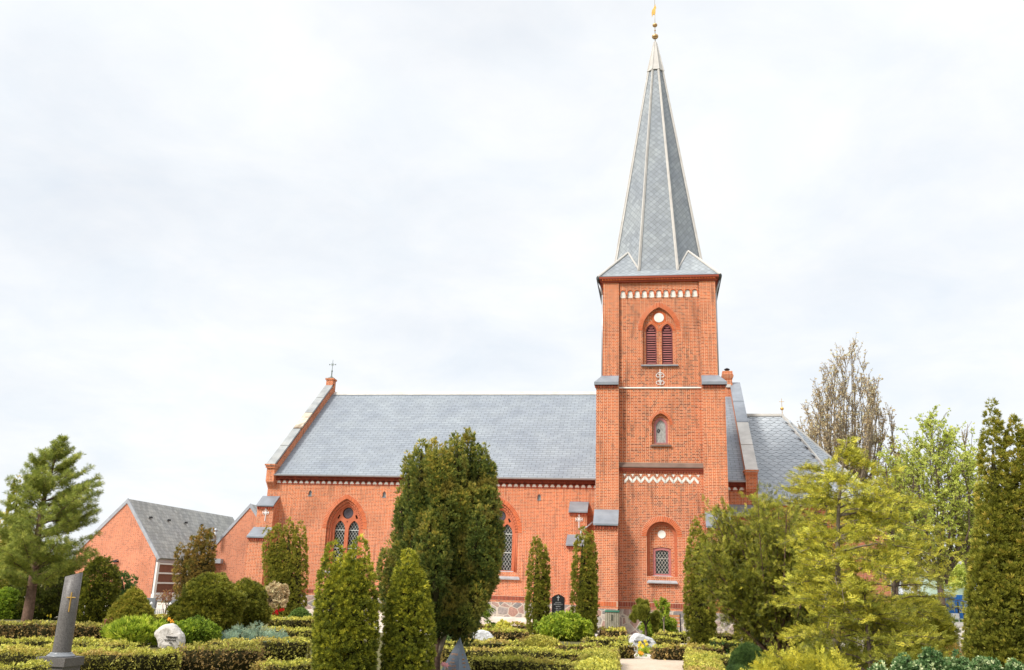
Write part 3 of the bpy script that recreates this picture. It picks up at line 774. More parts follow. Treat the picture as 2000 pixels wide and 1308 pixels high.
# red flashing edge along the left parapet is its brick inner face; small pier with a cross on the apex
mb = MB(); xm = XL - .2
mb.box(xm - .22, xm + .22, RY - .25, RY + .25, zg - .25, zg + .30); mb.box(xm - .27, xm + .27, RY - .30, RY + .30, zg + .30, zg + .40)
pier = cmb(mb, 'apex_pier', BRICK)
mb = MB()
mb.lathe([(.24, 0), (.22, .05), (.06, .14), (.035, .22), (.03, .45), (.055, .5), (.03, .55), (.02, .6)], (xm, RY, zg + .40), 14)
mb.tube((xm, RY, zg + .95), (xm, RY, zg + 1.62), .018, .012, 6)
mb.tube((xm - .20, RY, zg + 1.32), (xm + .20, RY, zg + 1.32), .016, .016, 6)
for s in (-1, 1):
    mb.tube((xm + s * .2, RY, zg + 1.28), (xm + s * .2, RY, zg + 1.36), .022, .022, 6)
    mb.tube((xm + s * .08, RY, zg + 1.24), (xm, RY, zg + 1.32), .012, .012, 5); mb.tube((xm + s * .08, RY, zg + 1.40), (xm, RY, zg + 1.32), .012, .012, 5)
cmb(mb, 'gable_cross', plain('verdigris_iron', (.14, .17, .15), .5, .4, .4), pier)
# chimney against the right gable
mb = MB(); x, y, z = 4.02, RY - .1, 12.2
mb.box(x - .25, x + .25, y - .28, y + .28, z, 13.55)
for i, dz in enumerate((0, .07, .14, .21)): mb.box(x - .27 - .03 * (i if i < 3 else 1), x + .27 + .03 * (i if i < 3 else 1), y - .32 - .02 * i, y + .32 + .02 * i, 13.5 + dz, 13.565 + dz)
mb.box(x - .28, x + .28, y - .31, y + .31, 13.78, 13.95)
ch = cmb(mb, 'chimney', BRICK)
mb = MB(); mb.box(x - .12, x + .16, y - .36, y - .27, 12.98, 13.16); cmb(mb, 'chimney_vent', plain('aluminium', (.6, .58, .54), .4, .5, .5), ch)
mb = MB(); mb.lathe([(.11, 0), (.11, .12), (.16, .13), (.16, .17), (.03, .24)], (x, y, 13.95), 12); cmb(mb, 'cowl', IRON, ch)

# --- nave buttresses with slate caps
def buttress(x0, x1, label=None, low_ext=.05, cross=False):
    b = CP(empty('buttress', ((x0 + x1) / 2, YN, 0)))
    mb = MB(); mb.box(x0, x1, YN - .55, YN, .9, 5.22); mb.hexa([(x0, YN - .55, 5.22), (x1, YN - .55, 5.22), (x1, YN, 5.22), (x0, YN, 5.22)], [(x0, YN - .55, 5.24), (x1, YN - .55, 5.24), (x1, YN, 5.66), (x0, YN, 5.66)])
    mb.box(x0 - low_ext, x1 + low_ext, YN - 1.15, YN - .55, .9, 3.62); mb.hexa([(x0 - low_ext, YN - 1.15, 3.62), (x1 + low_ext, YN - 1.15, 3.62), (x1 + low_ext, YN - .55, 3.62), (x0 - low_ext, YN - .55, 3.62)], [(x0 - low_ext, YN - 1.15, 3.64), (x1 + low_ext, YN - 1.15, 3.64), (x1 + low_ext, YN - .55, 4.05), (x0 - low_ext, YN - .55, 4.05)])
    cmb(mb, 'buttress_wall', BRICK, b)
    mb = MB(); mb.box(x0 - low_ext - .05, x1 + low_ext + .05, YN - 1.23, YN - .1, 0, .97); cmb(mb, 'buttress_plinth', PLINTH, b)
    for (ya, za, yb, zb, e) in ((YN - .66, 5.26, YN + .0, 5.78, .03), (YN - 1.27, 3.66, YN - .55, 4.16, low_ext + .03)):
        mb = MB(); mb.hexa([(x0 - e, ya, za - .03), (x1 + e, ya, za - .03), (x1 + e, yb, zb - .03), (x0 - e, yb, zb - .03)], [(x0 - e, ya, za + .035), (x1 + e, ya, za + .035), (x1 + e, yb, zb + .035), (x0 - e, yb, zb + .035)])
        cmb(mb, 'slate_cap', SLATE_C, b)
        mb = MB(); k = x0 + .02
        while k < x1 - .05: mb.box(k, k + .06, ya + .03, ya + .12, za - .17, za - .075); k += .12
        mb.box(x0 - e + .02, x1 + e - .02, ya + .05, ya + .16, za - .10, za - .045)
        cmb(mb, 'cap_corbels', DARKBR, b)
    if cross:
        c = (x0 + x1) / 2 + .05; z = 4.92; y = YN - .575; mb = MB()
        mb.tube((c, y, z - .42), (c, y, z + .32), .022, .022, 6); mb.tube((c - .17, y, z), (c + .17, y, z), .02, .02, 6)
        for s in (-1, 1):
            mb.tube((c + s * .05, y, z + .16), (c, y, z + .24), .018, .018, 5); mb.tube((c + s * .15, y, z + .07), (c + s * .15, y, z - .07), .018, .018, 5)
            mb.tube((c, y, z), (c + s * .10, y, z + .10), .014, .014, 5); mb.tube((c, y, z), (c + s * .10, y, z - .10), .014, .014, 5)
        cmb(mb, 'wall_anchor', WHITEP, b)
    return b
buttress(-20.22, -19.34, cross=True)
buttress(-4.22, -3.36, cross=True)
buttress(3.35, 4.5)
mb = MB(); mb.box(-20.9, -20.2, YN + .3, YN + 1.1, .0, 3.3); mb.hexa([(-20.9, YN + .3, 3.3), (-20.2, YN + .3, 3.3), (-20.2, YN + 1.1, 3.3), (-20.9, YN + 1.1, 3.3)], [(-20.9, YN + .3, 3.35), (-20.0, YN + .3, 5.2), (-20.0, YN + 1.1, 5.2), (-20.9, YN + 1.1, 3.35)])
cmb(mb, 'gable_buttress', BRICK)

# --- choir with hipped roof, behind and right of the right gable
CYF = 45.9; CE = 6.15; rx1 = 6.98; RC = 11.42
cb_, cc_ = (9.45, CYF), (11.75, 48.6)
P3 = lambda p, z: (p[0], p[1], z)
mb = MB(); base = [(XR + .2, CYF + .25), (9.35, CYF + .25), (11.5, 48.7), (11.5, 53.2), (9.35, 55.8), (XR + .2, 55.8)]
mb.slab([P3(p, 0) for p in base], (0, 0, CE)); cmb(mb, 'choir_wall', BRICK)
mb = MB(); yb1, yb2 = 2 * RY - 48.6, 2 * RY - CYF
R0, R1 = (XR + .2, RY, RC), (rx1, RY, RC)
E = [(XR + .2, CYF, CE), (cb_[0], cb_[1], CE), (cc_[0], cc_[1], CE), (cc_[0], yb1, CE), (cb_[0], yb2, CE), (XR + .2, yb2, CE)]
for f in ([E[0], E[1], R1, R0], [E[1], E[2], R1], [E[2], E[3], R1], [E[3], E[4], R1], [E[4], E[5], R0, R1]): mb.slab(f, (0, 0, -.12))
croof = cmb(mb, 'choir_roof', plain('slate_under', (.23, .25, .275), .6, .3))
HEXM = island('hex_slate', (.35, .38, .41), (.42, .45, .48), .6)
def hex_tiles(poly, mat):
    """real six-sided slates laid over one roof plane, each tipped a little"""
    P = [np.array(p) for p in poly]; n = nrm(np.cross(P[1] - P[0], P[2] - P[0])); n = n if n[2] > 0 else -n
    u = nrm(np.cross([0, 0, 1.], n)); v = np.cross(n, u); v = v if v[2] > 0 else -v
    q = [((p - P[0]) @ u, (p - P[0]) @ v) for p in P]
    def inside(x, y):
        c = False
        for i in range(len(q)):
            (x1, y1), (x2, y2) = q[i], q[(i + 1) % len(q)]
            if (y1 > y) != (y2 > y) and x < (x2 - x1) * (y - y1) / (y2 - y1) + x1: c = not c
        return c
    mb = MB(); wx, wy = .46, .245; j = 0; y = min(p[1] for p in q)
    while y < max(p[1] for p in q):
        x = min(p[0] for p in q) + (wx / 2 if j % 2 else 0)
        while x < max(p[0] for p in q):
            if inside(x, y + .08):
                lift = .012
                pts = []
                for a, b, l in ((-.51, .6, .0), (-.51, -.22, .8), (-.22, -.78, 1), (.22, -.78, 1), (.51, -.22, .8), (.51, .6, 0)):
                    pts.append(tuple(P[0] + u * (x + a * wx * .985) + v * (y + wy * .5 + b * wy * 1.0) + n * (.012 + l * .022)))
                mb.slab(pts, tuple(-n * .01))
            x += wx
        y += wy; j += 1
    return mb
mb = hex_tiles([E[0], E[1], R1, R0], HEXM); cmb(mb, 'roof_slates', HEXM, croof)
mb = hex_tiles([E[1], E[2], R1], HEXM); cmb(mb, 'roof_slates', HEXM, croof)
mb = MB()
mb.tube((R0[0], RY, RC + .02), (R1[0] + .05, RY, RC + .02), .13, .13, 6); mb.tube(R1, E[1], .09, .09, 6); mb.tube(R1, E[2], .09, .09, 6)
cmb(mb, 'hip_cap', LEADP, croof)
mb = MB(); mb.tube((rx1, RY, RC), (rx1, RY, RC + 1.0), .02, .012, 6); mb.lathe([(.01, -.1), (.08, -.06), (.105, 0), (.08, .06), (.01, .1)], (rx1, RY, RC + .42), 12); mb.tube((rx1 - .14, RY, RC + .82), (rx1 + .14, RY, RC + .82), .014, .014, 6)
cmb(mb, 'choir_finial', GOLD, croof)
mb = MB(); mb.box(XR + .2, 9.4, CYF - .1, CYF + .1, CE - .16, CE - .02); cmb(mb, 'gutter', ZINC, croof)

# ------------------------------------------------------------------ tower
tower = church
PX0, PX1 = -1.60, 1.90                    # recessed centre panel
def win_holes():
    return [arch_open(TC + .0, 2.30, 3.88, .62, .60), arch_open(TC + .02, 7.72, 8.55, .38, .50), arch_open(TC, 11.22, 12.72, .72, 1.05)]
cplate('tower_wall', rect(PX0 - .05, PX1 + .05, .95, 15.1), win_holes(), TY, TY + .14, BRICK_T, tower)
mb = MB(); mb.box(-2.30, 2.65, TY + .5, TY + 5.2, .0, 15.1); mb.box(-2.1, 2.45, TY + 5.2, 44.1, 0, 9.5); cmb(mb, 'tower_core', BRICK, tower)
cplate('lower_panel', rect(PX0, PX1, .95, 6.66), [arch_open(TC + .0, 2.30, 3.88, .62, .60)], TY - .06, TY - .001, BRICK_T, tower)
# corner pilasters
for s in (-1, 1):
    def X(a, b): 
        a_, b_ = TC + s * a, TC + s * b
        return (min(a_, b_), max(a_, b_))
    mb = MB()
    x0, x1 = X(1.755, 2.46); mb.box(x0, x1, TY - .12, TY + 5.3, 10.2, 15.02)
    x0, x1 = X(1.75, 2.715); mb.box(x0, x1, TY - .36, TY + 5.4, 4.4, 10.22)
    x0, x1 = X(1.76, 2.73); mb.box(x0, x1, TY - .95, TY + 5.5, .9, 4.16); 
    mb.hexa([(x0, TY - .95, 4.16), (x1, TY - .95, 4.16), (x1, TY - .36, 4.16), (x0, TY - .36, 4.16)], [(x0, TY - .95, 4.18), (x1, TY - .95, 4.18), (x1, TY - .36, 4.72), (x0, TY - .36, 4.72)])
    pil = cmb(mb, 'pilaster', BRICK, tower)
    mb = MB(); x0, x1 = X(1.76, 2.80); mb.box(x0, x1, TY - 1.02, TY + 5.6, 0, .97); cmb(mb, 'plinth_block', PLINTH, pil)
    # upper slate cap: slopes to the front and to the outside
    mb = MB(); xi, xo, xm_ = TC + s * 1.755, TC + s * 2.80, TC + s * 2.47
    zt, zb = 10.66, 10.28
    a = [(xi, TY - .50, zb), (xo, TY - .50, zb), (xo, TY + 5.3, zb), (xm_, TY + 5.3, zt), (xm_, TY - .10, zt), (xi, TY - .10, zt)]
    mb.slab([a[0], a[1], a[4], a[5]], (0, 0, .05)); mb.slab([a[1], a[2], a[3], a[4]], (0, 0, .05))
    mb.box(min(xi, xo), max(xi, xo), TY - .50, TY - .12, zb - .07, zb - .001)
    cmb(mb, 'slate_cap', SLATE_C, pil)
    mb = MB(); xx0, xx1 = min(xi, xo), max(xi, xo); k = xx0 + .03
    while k < xx1 - .1: mb.box(k, k + .06, TY - .44, TY - .36, zb - .19, zb - .08); k += .12
    mb.box(xx0 + .03, xx1 - .05, TY - .40, TY - .355, zb - .12, zb - .07)
    cmb(mb, 'cap_corbels', DARKBR, pil)
    mb = MB(); x0, x1 = X(1.745, 2.76)
    mb.hexa([(x0, TY - 1.06, 4.22), (x1, TY - 1.06, 4.22), (x1, TY - .37, 4.84), (x0, TY - .37, 4.84)], [(x0, TY - 1.06, 4.29), (x1, TY - 1.06, 4.29), (x1, TY - .37, 4.91), (x0, TY - .37, 4.91)])
    cmb(mb, 'slate_cap', SLATE_C, pil)
    mb = MB(); k = x0 + .03
    while k < x1 - .08: mb.box(k, k + .06, TY - 1.02, TY - .95, 4.06, 4.17); k += .12
    mb.box(x0 + .03, x1 - .03, TY - .99, TY - .945, 4.14, 4.20)
    cmb(mb, 'cap_corbels', DARKBR, pil)
mb = MB(); mb.box(PX0 + .02, PX1 - .02, TY - .14, TY + .3, 0, .97); cmb(mb, 'tower_plinth', PLINTH, tower)
cmb(soldier(PX0 + .01, PX1 - .01, TY - .062), 'soldier_course', [MORTAR, DARKBR], tower)
for s in (-1, 1):
    a = TC + s * 1.77; b = TC + s * 2.71
    cmb(soldier(min(a, b), max(a, b), TY - .952), 'soldier_course', [MORTAR, VOUSS], tower)

# belt, ledge, zigzag
mb = MB(); mb.box(PX0, PX1, TY - .05, TY - .001, 10.14, 10.20); cmb(mb, 'white_belt', WHITE, tower)
mb = MB(); mb.hexa([(PX0, TY - .20, 6.70), (PX1, TY - .20, 6.70), (PX1, TY - .002, 6.70), (PX0, TY - .002, 6.70)], [(PX0, TY - .20, 6.74), (PX1, TY - .20, 6.74), (PX1, TY - .002, 6.93), (PX0, TY - .002, 6.93)]); cmb(mb, 'ledge', LEDGE, tower)
mb = MB(); mb.box(PX0, PX1, TY - .16, TY - .061, 6.62, 6.70); mb.box(PX0, PX1, TY - .12, TY - .061, 6.55, 6.62); x = PX0 + .02
while x < PX1 - .05: mb.box(x, x + .055, TY - .10, TY - .061, 6.47, 6.55); x += .11
cmb(mb, 'ledge_corbels', DARKBR, tower)
mb = MB(); zx0, zx1, n = A(1220, 940, TY - .06)[0], A(1364, 940, TY - .06)[0], 9
per = (zx1 - zx0) / n; z0, z1, wv = 6.07, 6.27, .10; st = 5
for i in range(n):
    for h in (0, 1):
        for k in range(st):       # stepped like the bricks it is laid in
            t0, t1 = k / st, (k + 1) / st
            xa = zx0 + per * (i + h / 2 + t0 / 2); xb = zx0 + per * (i + h / 2 + t1 / 2)
            tt_ = (k + .5) / st; zz_ = z0 + (z1 - z0) * (tt_ if h == 0 else 1 - tt_)
            mb.box(xa - .012, xb + .012, TY - .072 - .002 * (k % 2), TY - .061 , zz_ - .02, zz_ + wv)
cmb(mb, 'white_zigzag', WHITE, tower)
for i in range(n + 1):
    x = zx0 + per * i; mb = MB()
    mb.box(x - .055, x + .055, TY - .072, TY - .061, 6.395, 6.435); mb.box(x - .025, x + .025, TY - .072, TY - .061, 6.34, 6.3955); cmb(mb, 'white_tee', WHITE, tower)

# frieze of eleven limewashed niches
nx = 11; f0, f1 = PX0 + .02, PX1 - .02; pt = (f1 - f0) / nx
outl = [(f0, 15.0), (f0, 14.24)]
for i in range(nx):
    c = f0 + pt * (i + .5); hw = .112
    outl += [(c - hw, 14.24)] + [(x, z) for x, z in arch(c, 14.44, hw, .13, 5)] + [(c + hw, 14.24)]
outl += [(f1, 14.24), (f1, 15.0)]
cplate('niche_frieze', outl[::-1], [], TY - .05, TY - .001, BRICK, tower)
mb = MB(); mb.box(f0, f1, TY - .009, TY - .0035, 14.235, 14.62); cmb(mb, 'limewash_field', WHITE, tower)
mb = MB()
for i in range(nx + 1):
    c = f0 + pt * i; mb.box(c - .06, c + .06, TY - .085, TY - .05, 14.40, 14.45); mb.box(c - .04, c + .04, TY - .075, TY - .05, 14.35, 14.40)
for i in range(nx):
    c = f0 + pt * (i + .5); pp = arch(c, 14.44, .125, .145, 5); mb.path([(x, TY - .055, z) for x, z in pp], .016, 4)
cmb(mb, 'niche_imposts', VOUSS, tower)
# corbelled cornice
mb = MB()
for z0, z1, e in ((14.93, 15.0, .06), (15.07, 15.16, .16)): mb.box(TC - 2.46 - e, TC + 2.46 + e, TY - .12 - e, TY + 5.3 + e, z0, z1)
mb.box(TC - 2.46 - .05, TC + 2.46 + .05, TY - .17, TY + 5.35, 15.0, 15.07)
cmb(mb, 'cornice', DARKBR, tower)  # shade under the eaves put into the dark brick colour
mb = MB(); x = TC - 2.5
while x < TC + 2.47: mb.box(x, x + .06, TY - .25, TY - .17, 15.0, 15.068); x += .125
mb.box(TC - 2.5, TC + 2.5, TY - .19, TY - .165, 15.01, 15.06)
cmb(mb, 'cornice_dentils', VOUSS, tower)

# wall anchor with scrolls
mb = MB(); c, y = TC + .02, TY - .03
mb.tube((c, y, 10.28), (c, y, 10.98), .02, .02, 6); mb.tube((c - .10, y, 10.84), (c + .10, y, 10.84), .014, .014, 6); mb.tube((c - .09, y, 10.48), (c + .09, y, 10.48), .014, .014, 6)
for s in (-1, 1):
    for zc, r0 in ((10.72, .075), (10.40, .075)):
        pts = [(c + s * (.095 + r0 * math.cos(t) * (1 - .1 * t)), y, zc + r0 * math.sin(t) * (1 - .1 * t)) for t in np.linspace(math.pi, -2.2, 12)]
        mb.path(pts, .014, 5)
cmb(mb, 'wall_anchor', WHITEP, tower)

# belfry opening
W = CP(empty('belfry_window', (TC, TY, 11.2)), tower)
l1 = arch_open(TC - .345, 11.24, 12.70, .235, .34, 10); l2 = arch_open(TC + .345, 11.24, 12.70, .235, .34, 10)
cplate('tympanum', rect(TC - .8, TC + .8, 11.0, 13.95), [l1, l2], TY + .145, TY + .26, BRICK, W)
for cx_ in (-.345, .345): ring('arch_ring', TC + cx_, 12.70, .24, .345, .11, TY + .145, .06, W)
ring('arch_ring', TC, 12.72, .725, 1.06, .22, TY, parent=W)
# ring round the white disc
mb = MB(); mb.prism(circ(TC, 13.33, .215), TY + .118, TY + .144); cmb(mb, 'white_roundel', WHITE, W)
mb = MB()
for k in range(26):
    t = 2 * math.pi * (k + .5) / 26; a_ = .085
    q = [(TC + r * math.cos(t + d * .9 / r * .235 * .0 + d), 13.33 + r * math.sin(t + d)) for r, d in ((.222, -.1), (.222, .1), (.325, .1), (.325, -.1))]
    mb.slab([(p[0], TY + .144, p[1]) for p in q], (0, -.012, 0))
cmb(mb, 'roundel_bricks', VOUSS, W)
for cx_ in (-.345, .345):
    c = TC + cx_
    L = CP(empty('louvre', (c, TY + .2, 11.3)))
    cplate('frame', arch_open(c, 11.22, 12.70, .245, .35, 10), [arch_open(c, 11.28, 12.68, .19, .27, 10)], TY + .18, TY + .25, OXBLOOD, L)
    mb = MB(); z = 11.30
    while z < 12.9:
        hw = .20 if z < 12.66 else .20 * max(.1, (12.98 - z) / .32)
        mb.hexa([(c - hw, TY + .19, z), (c + hw, TY + .19, z), (c + hw, TY + .30, z + .065), (c - hw, TY + .30, z + .065)], [(c - hw, TY + .19, z + .022), (c + hw, TY + .19, z + .018), (c + hw, TY + .30, z + .088), (c - hw, TY + .30, z + .088)]); z += .104
    cmb(mb, 'slats', OXPALE, L)
    mb = MB(); mb.box(c - .3, c + .3, TY + .34, TY + .36, 11.1, 13.2); cmb(mb, 'void_shade_sheet', IRON, L)  # black sheet painted in for the unlit space behind the slats
mb = MB(); mb.hexa([(TC - .80, TY - .10, 11.12), (TC + .80, TY - .10, 11.12), (TC + .72, TY + .2, 11.12), (TC - .72, TY + .2, 11.12)], [(TC - .80, TY - .10, 11.17), (TC + .80, TY - .10, 11.17), (TC + .72, TY + .2, 11.27), (TC - .72, TY + .2, 11.27)])
cmb(mb, 'sill', SLATE_C, W)

# middle window with a damaged pane, its pale reflection painted into the colour
c = TC + .02; W = CP(empty('window', (c, TY, 7.7)), tower)
cplate('jamb_order', rect(c - .5, c + .5, 7.5, 9.2), [arch_open(c, 7.74, 8.52, .29, .40)], TY + .142, TY + .24, BRICK, W)
ring('arch_ring', c, 8.55, .385, .505, .13, TY, .07, W)
cplate('frame', arch_open(c, 7.74, 8.52, .285, .395), [arch_open(c, 7.81, 8.50, .205, .29)], TY + .17, TY + .235, OXPALE, W)
mb = MB(); mb.prism(arch_open(c, 7.76, 8.5, .24, .33), TY + .222, TY + .23); cmb(mb, 'pane', GLASSP, W)
mb = MB(); mb.prism([(c - .16, 8.36), (c - .09, 8.44), (c - .02, 8.36), (c - .04, 8.28), (c - .10, 8.22), (c - .17, 8.26)], TY + .2165, TY + .2215); cmb(mb, 'broken_hole', IRON, W)
mb = MB(); lattice(mb, arch_open(c, 7.81, 8.50, .205, .29), TY + .214, .10, .17, .005); cmb(mb, 'lattice', plain('grey_came', (.30, .30, .29), .6), W)
mb = MB(); mb.hexa([(c - .44, TY - .09, 7.62), (c + .44, TY - .09, 7.62), (c + .36, TY + .2, 7.62), (c - .36, TY + .2, 7.62)], [(c - .44, TY - .09, 7.67), (c + .44, TY - .09, 7.67), (c + .36, TY + .2, 7.79), (c - .36, TY + .2, 7.79)])
cmb(mb, 'sill', LEDGE, W)

# lower window
c = TC + .0; W = CP(empty('window', (c, TY, 2.2)), tower)
def seg_top(c, z0, z1, a, s=.07, n=8): return [(c - a, z0), (c - a, z1)] + [(c - a + 2 * a * k / n, z1 + s * math.sin(math.pi * k / n)) for k in range(1, n)] + [(c + a, z1), (c + a, z0)]
cplate('jamb_order', rect(c - .8, c + .8, 2.1, 4.7), [arch_open(c, 2.30, 3.86, .50, .50)], TY + .142, TY + .22, TERRA, W)
cplate('tympanum', rect(c - .8, c + .8, 2.1, 4.7), [seg_top(c, 2.30, 3.40, .37)], TY + .225, TY + .33, BRICK, W)
ring('arch_ring', c, 3.88, .625, .61, .22, TY - .06, parent=W)
mb = MB(); mb.prism(circ(c, 3.99, .165), TY + .205, TY + .224); cmb(mb, 'white_roundel', WHITE, W)
cplate('frame', seg_top(c, 2.32, 3.39, .365), [seg_top(c, 2.40, 3.31, .265, .045)], TY + .26, TY + .33, OXPALE, W)
mb = MB(); mb.box(c - .3, c + .3, TY + .325, TY + .34, 2.3, 3.45); cmb(mb, 'pane', GLASS, W)
mb = MB(); lattice(mb, seg_top(c, 2.40, 3.31, .265, .045), TY + .31, .132, .19, .007); mb.box(c - .26, c + .26, TY + .30, TY + .312, 3.015, 3.03); cmb(mb, 'lattice', plain('pale_came', (.55, .52, .46), .6), W)
mb = MB(); mb.hexa([(c - .62, TY - .20, 2.02), (c + .62, TY - .20, 2.02), (c + .40, TY + .3, 2.02), (c - .40, TY + .3, 2.02)], [(c - .62, TY - .20, 2.06), (c + .62, TY - .20, 2.06), (c + .40, TY + .3, 2.36), (c - .40, TY + .3, 2.36)])
cmb(mb, 'sill', SILLM, W)

# ------------------------------------------------------------------ spire
SY = TY + 2.62; HW = 2.70; GZ = 15.20
spire = CP(empty('spire', (TC, SY, GZ)), tower)
def octo(r, z): 
    R = r / math.cos(math.pi / 8)
    return [(TC + R * math.cos(math.pi / 8 + k * math.pi / 4), SY + R * math.sin(math.pi / 8 + k * math.pi / 4), z) for k in range(8)]
z0, r0 = 15.72, 2.10; z1, r1 = 27.30, .33
ap = 28.98
O0, O1 = octo(r0, z0), octo(r1, z1)
mb = MB()
for k in range(8): mb.poly([O0[k], O0[(k + 1) % 8], O1[(k + 1) % 8], O1[k]])
# skirt and broaches
cs = [(TC - HW, SY - HW), (TC + HW, SY - HW), (TC + HW, SY + HW), (TC - HW, SY + HW)]
# octagon vertices by angle: 22.5.. ; faces: front = verts 5,6 ; left = 3,4 ; right = 7,0 ; back = 1,2
fr = [(O0[5], O0[6], cs[0], cs[1]), (O0[7], O0[0], cs[1], cs[2]), (O0[1], O0[2], cs[2], cs[3]), (O0[3], O0[4], cs[3], cs[0])]
zp = 16.85; tp = (zp - z0) / (z1 - z0); rp = r0 + (r1 - r0) * tp
def peak(i):   # on the diagonal face behind corner i
    ang = math.radians([225, 315, 45, 135][i]); r_ = rp + .02
    return (TC + r_ * math.cos(ang), SY + r_ * math.sin(ang), zp)
for a, b, c0, c1 in fr:
    mb.poly([(c0[0], c0[1], GZ), (c1[0], c1[1], GZ), b, a])
corner_pairs = [(O0[4], O0[5]), (O0[6], O0[7]), (O0[0], O0[1]), (O0[2], O0[3])]
for i, (a, b) in enumerate(corner_pairs):
    c3 = (cs[i][0], cs[i][1], GZ); mb.poly([c3, b, peak(i)]); mb.poly([c3, peak(i), a])
body = cmb(mb, 'spire_roof', SLATE_D, spire)
for k in range(8):
    mb = MB(); a, b = Vector(O0[k]), Vector(O1[k]); d = Vector((a.x - TC, a.y - SY, 0)).normalized(); off = d * .02
    t_ = d.cross(Vector((0, 0, 1))) 
    def q(p, w_, h_): return [p + off * 0 - t_ * w_, p + t_ * w_, p + t_ * w_ * .55 + d * h_, p - t_ * w_ * .55 + d * h_]
    mb.hexa([tuple(v) for v in q(a, .075, .06)], [tuple(v) for v in q(b, .06, .045)]); mb.tube(tuple(a + d * .075), tuple(b + d * .055), .028, .024, 6)
    mb.tube(tuple(a + d * .01 - Vector((0, 0, .12))), tuple(a + d * .03), .06, .08, 6)
    cmb(mb, 'spire_rib', RIBM, spire)
for i, (a, b) in enumerate(corner_pairs):
    mb = MB(); pk = Vector(peak(i)); c3 = Vector((cs[i][0], cs[i][1], GZ)); up_ = Vector((0, 0, .03))
    mb.tube(tuple(c3 + up_), tuple(pk + up_), .06, .05, 6); mb.tube(tuple(pk + up_), tuple(Vector(a) + up_), .042, .042, 6); mb.tube(tuple(pk + up_), tuple(Vector(b) + up_), .042, .042, 6)
    cmb(mb, 'broach_ridge', RIBM, spire)
mb = MB(); C0 = octo(r1 + .085, z1 - .12); C1 = octo(.075, ap)
for k in range(8): mb.poly([C0[k], C0[(k + 1) % 8], C1[(k + 1) % 8], C1[k]]); mb.tube(C0[k], C1[k], .035, .02, 5)
mb.poly(C1); mb.poly(C0[::-1]); cmb(mb, 'lead_tip', RIBM, spire)
mb = MB()
for k in range(4):
    x0, y0 = cs[k]; x1, y1 = cs[(k + 1) % 4]
    mb.tube((x0, y0, GZ - .02), (x1, y1, GZ - .02), .075, .075, 8)
mb.box(TC - HW, TC + HW, SY - HW, SY + HW, GZ - .035, GZ - .004)
cmb(mb, 'eaves_gutter', GUTTER, spire)
for s in (-1, 1):
    mb = MB(); x = TC + s * (HW - .02)
    mb.path([(x, TY + .35, 15.1), (x - s * .18, TY + .35, 14.5), (x - s * .18, TY + .35, 10.8)], .05, 8); cmb(mb, 'downpipe', ZINC, spire)
vn = CP(empty('weathervane', (TC, SY, ap)))
mb = MB(); mb.tube((TC, SY, ap - .05), (TC, SY, 31.9), .022, .012, 8); mb.tube((TC, SY, ap), (TC, SY, ap + .1), .05, .03, 8)
cmb(mb, 'rod', plain('bronze_rod', (.35, .30, .22), .4, .5, .6), vn)
def ball(r): return [(r * math.sin(t) + .002, -r * .8 * math.cos(t)) for t in np.linspace(0, math.pi, 9)]
mb = MB(); mb.lathe(ball(.17), (TC, SY, 29.34), 16); mb.lathe(ball(.13), (TC, SY, 30.02), 16); mb.lathe(ball(.045), (TC, SY, 29.70), 10); cmb(mb, 'gilt_balls', plain('worn_gilding', (.55, .36, .17), .35, .5, .7), vn)
mb = MB(); out = [(-.02, 0), (-.10, .08), (-.17, .02), (-.24, -.12), (-.27, .16), (-.22, .38), (-.12, .46), (-.04, .62), (.06, .78), (.08, .62), (.13, .52), (.07, .42), (.06, .18), (.02, .05)]
mb.prism([(TC + x * .62, 30.62 + z * .85) for x, z in out], SY - .025, SY + .025); cmb(mb, 'cockerel', GOLD, vn)

# ------------------------------------------------------------------ parish hall gables (left, behind)
ROOFG = slate_mat('grey_tiles', .33, .30, (.31, .305, .285), line=(.16, .158, .148), ms=.012, var=.5)
def hall(name, label, apex, le, re, y0, y1, trim, eave_over=.12):
    h = empty(name, (apex[0], y0, 0), label, 'building', 'parish hall gables')
    def H(mb, nm, mats, parent=None):
        o = mb.build(nm, mats); p = parent or h; o.parent = p; o.matrix_parent_inverse = Matrix.Translation(-world_loc(p)); return o
    mb = MB(); mb.prism([(le[0], 0), (re[0], 0), re, apex, le], y0, y1); wall = H(mb, 'wall', BRICK_P)
    def off(a, b, d):
        v = Vector((b[0] - a[0], b[1] - a[1])).normalized(); n = Vector((-v.y, v.x)); n = n if n.y > 0 else -n
        return n * d, v
    mb = MB()
    for e, s in ((le, -1), (re, 1)):
        n, v = off(apex, e, 1); e2 = (e[0] + v.x * .25, e[1] + v.y * .25)
        P = [(apex[0], apex[1]), e2, (e2[0] + n.x * .14, e2[1] + n.y * .14), (apex[0], apex[1] + .14 / abs(n.y))]
        mb.slab([(p[0], y0 + .05, p[1] + .01) for p in P], (0, y1 - y0, 0))
    roof = H(mb, 'roof', ROOFG)
    mb = MB()
    for e, s in ((le, -1), (re, 1)):
        n, v = off(apex, e, 1); e2 = (e[0] + v.x * .28, e[1] + v.y * .28)
        P = [(apex[0], apex[1] - .04), (e2[0] - n.x * .04, e2[1] - n.y * .04), (e2[0] + n.x * .17, e2[1] + n.y * .17), (apex[0], apex[1] + .17 / abs(n.y))]
        mb.slab([(p[0], y0 - .06, p[1]) for p in P], (0, .11, 0))
    H(mb, 'verge_flashing', LEAD, roof)
    return h, H, roof, wall
ax, az = A(249, 980, 56); ex, ez = A(305, 1085, 56)
h1, H1, roof1, w1 = hall('parish_hall', 'orange brick gabled hall with a white framed side window, left of the church', (ax, az), (ax - 3.2, az - 3.4), (ex, ez), 56, 71.5, ZINC)
mb = MB(); xs = ex + .01
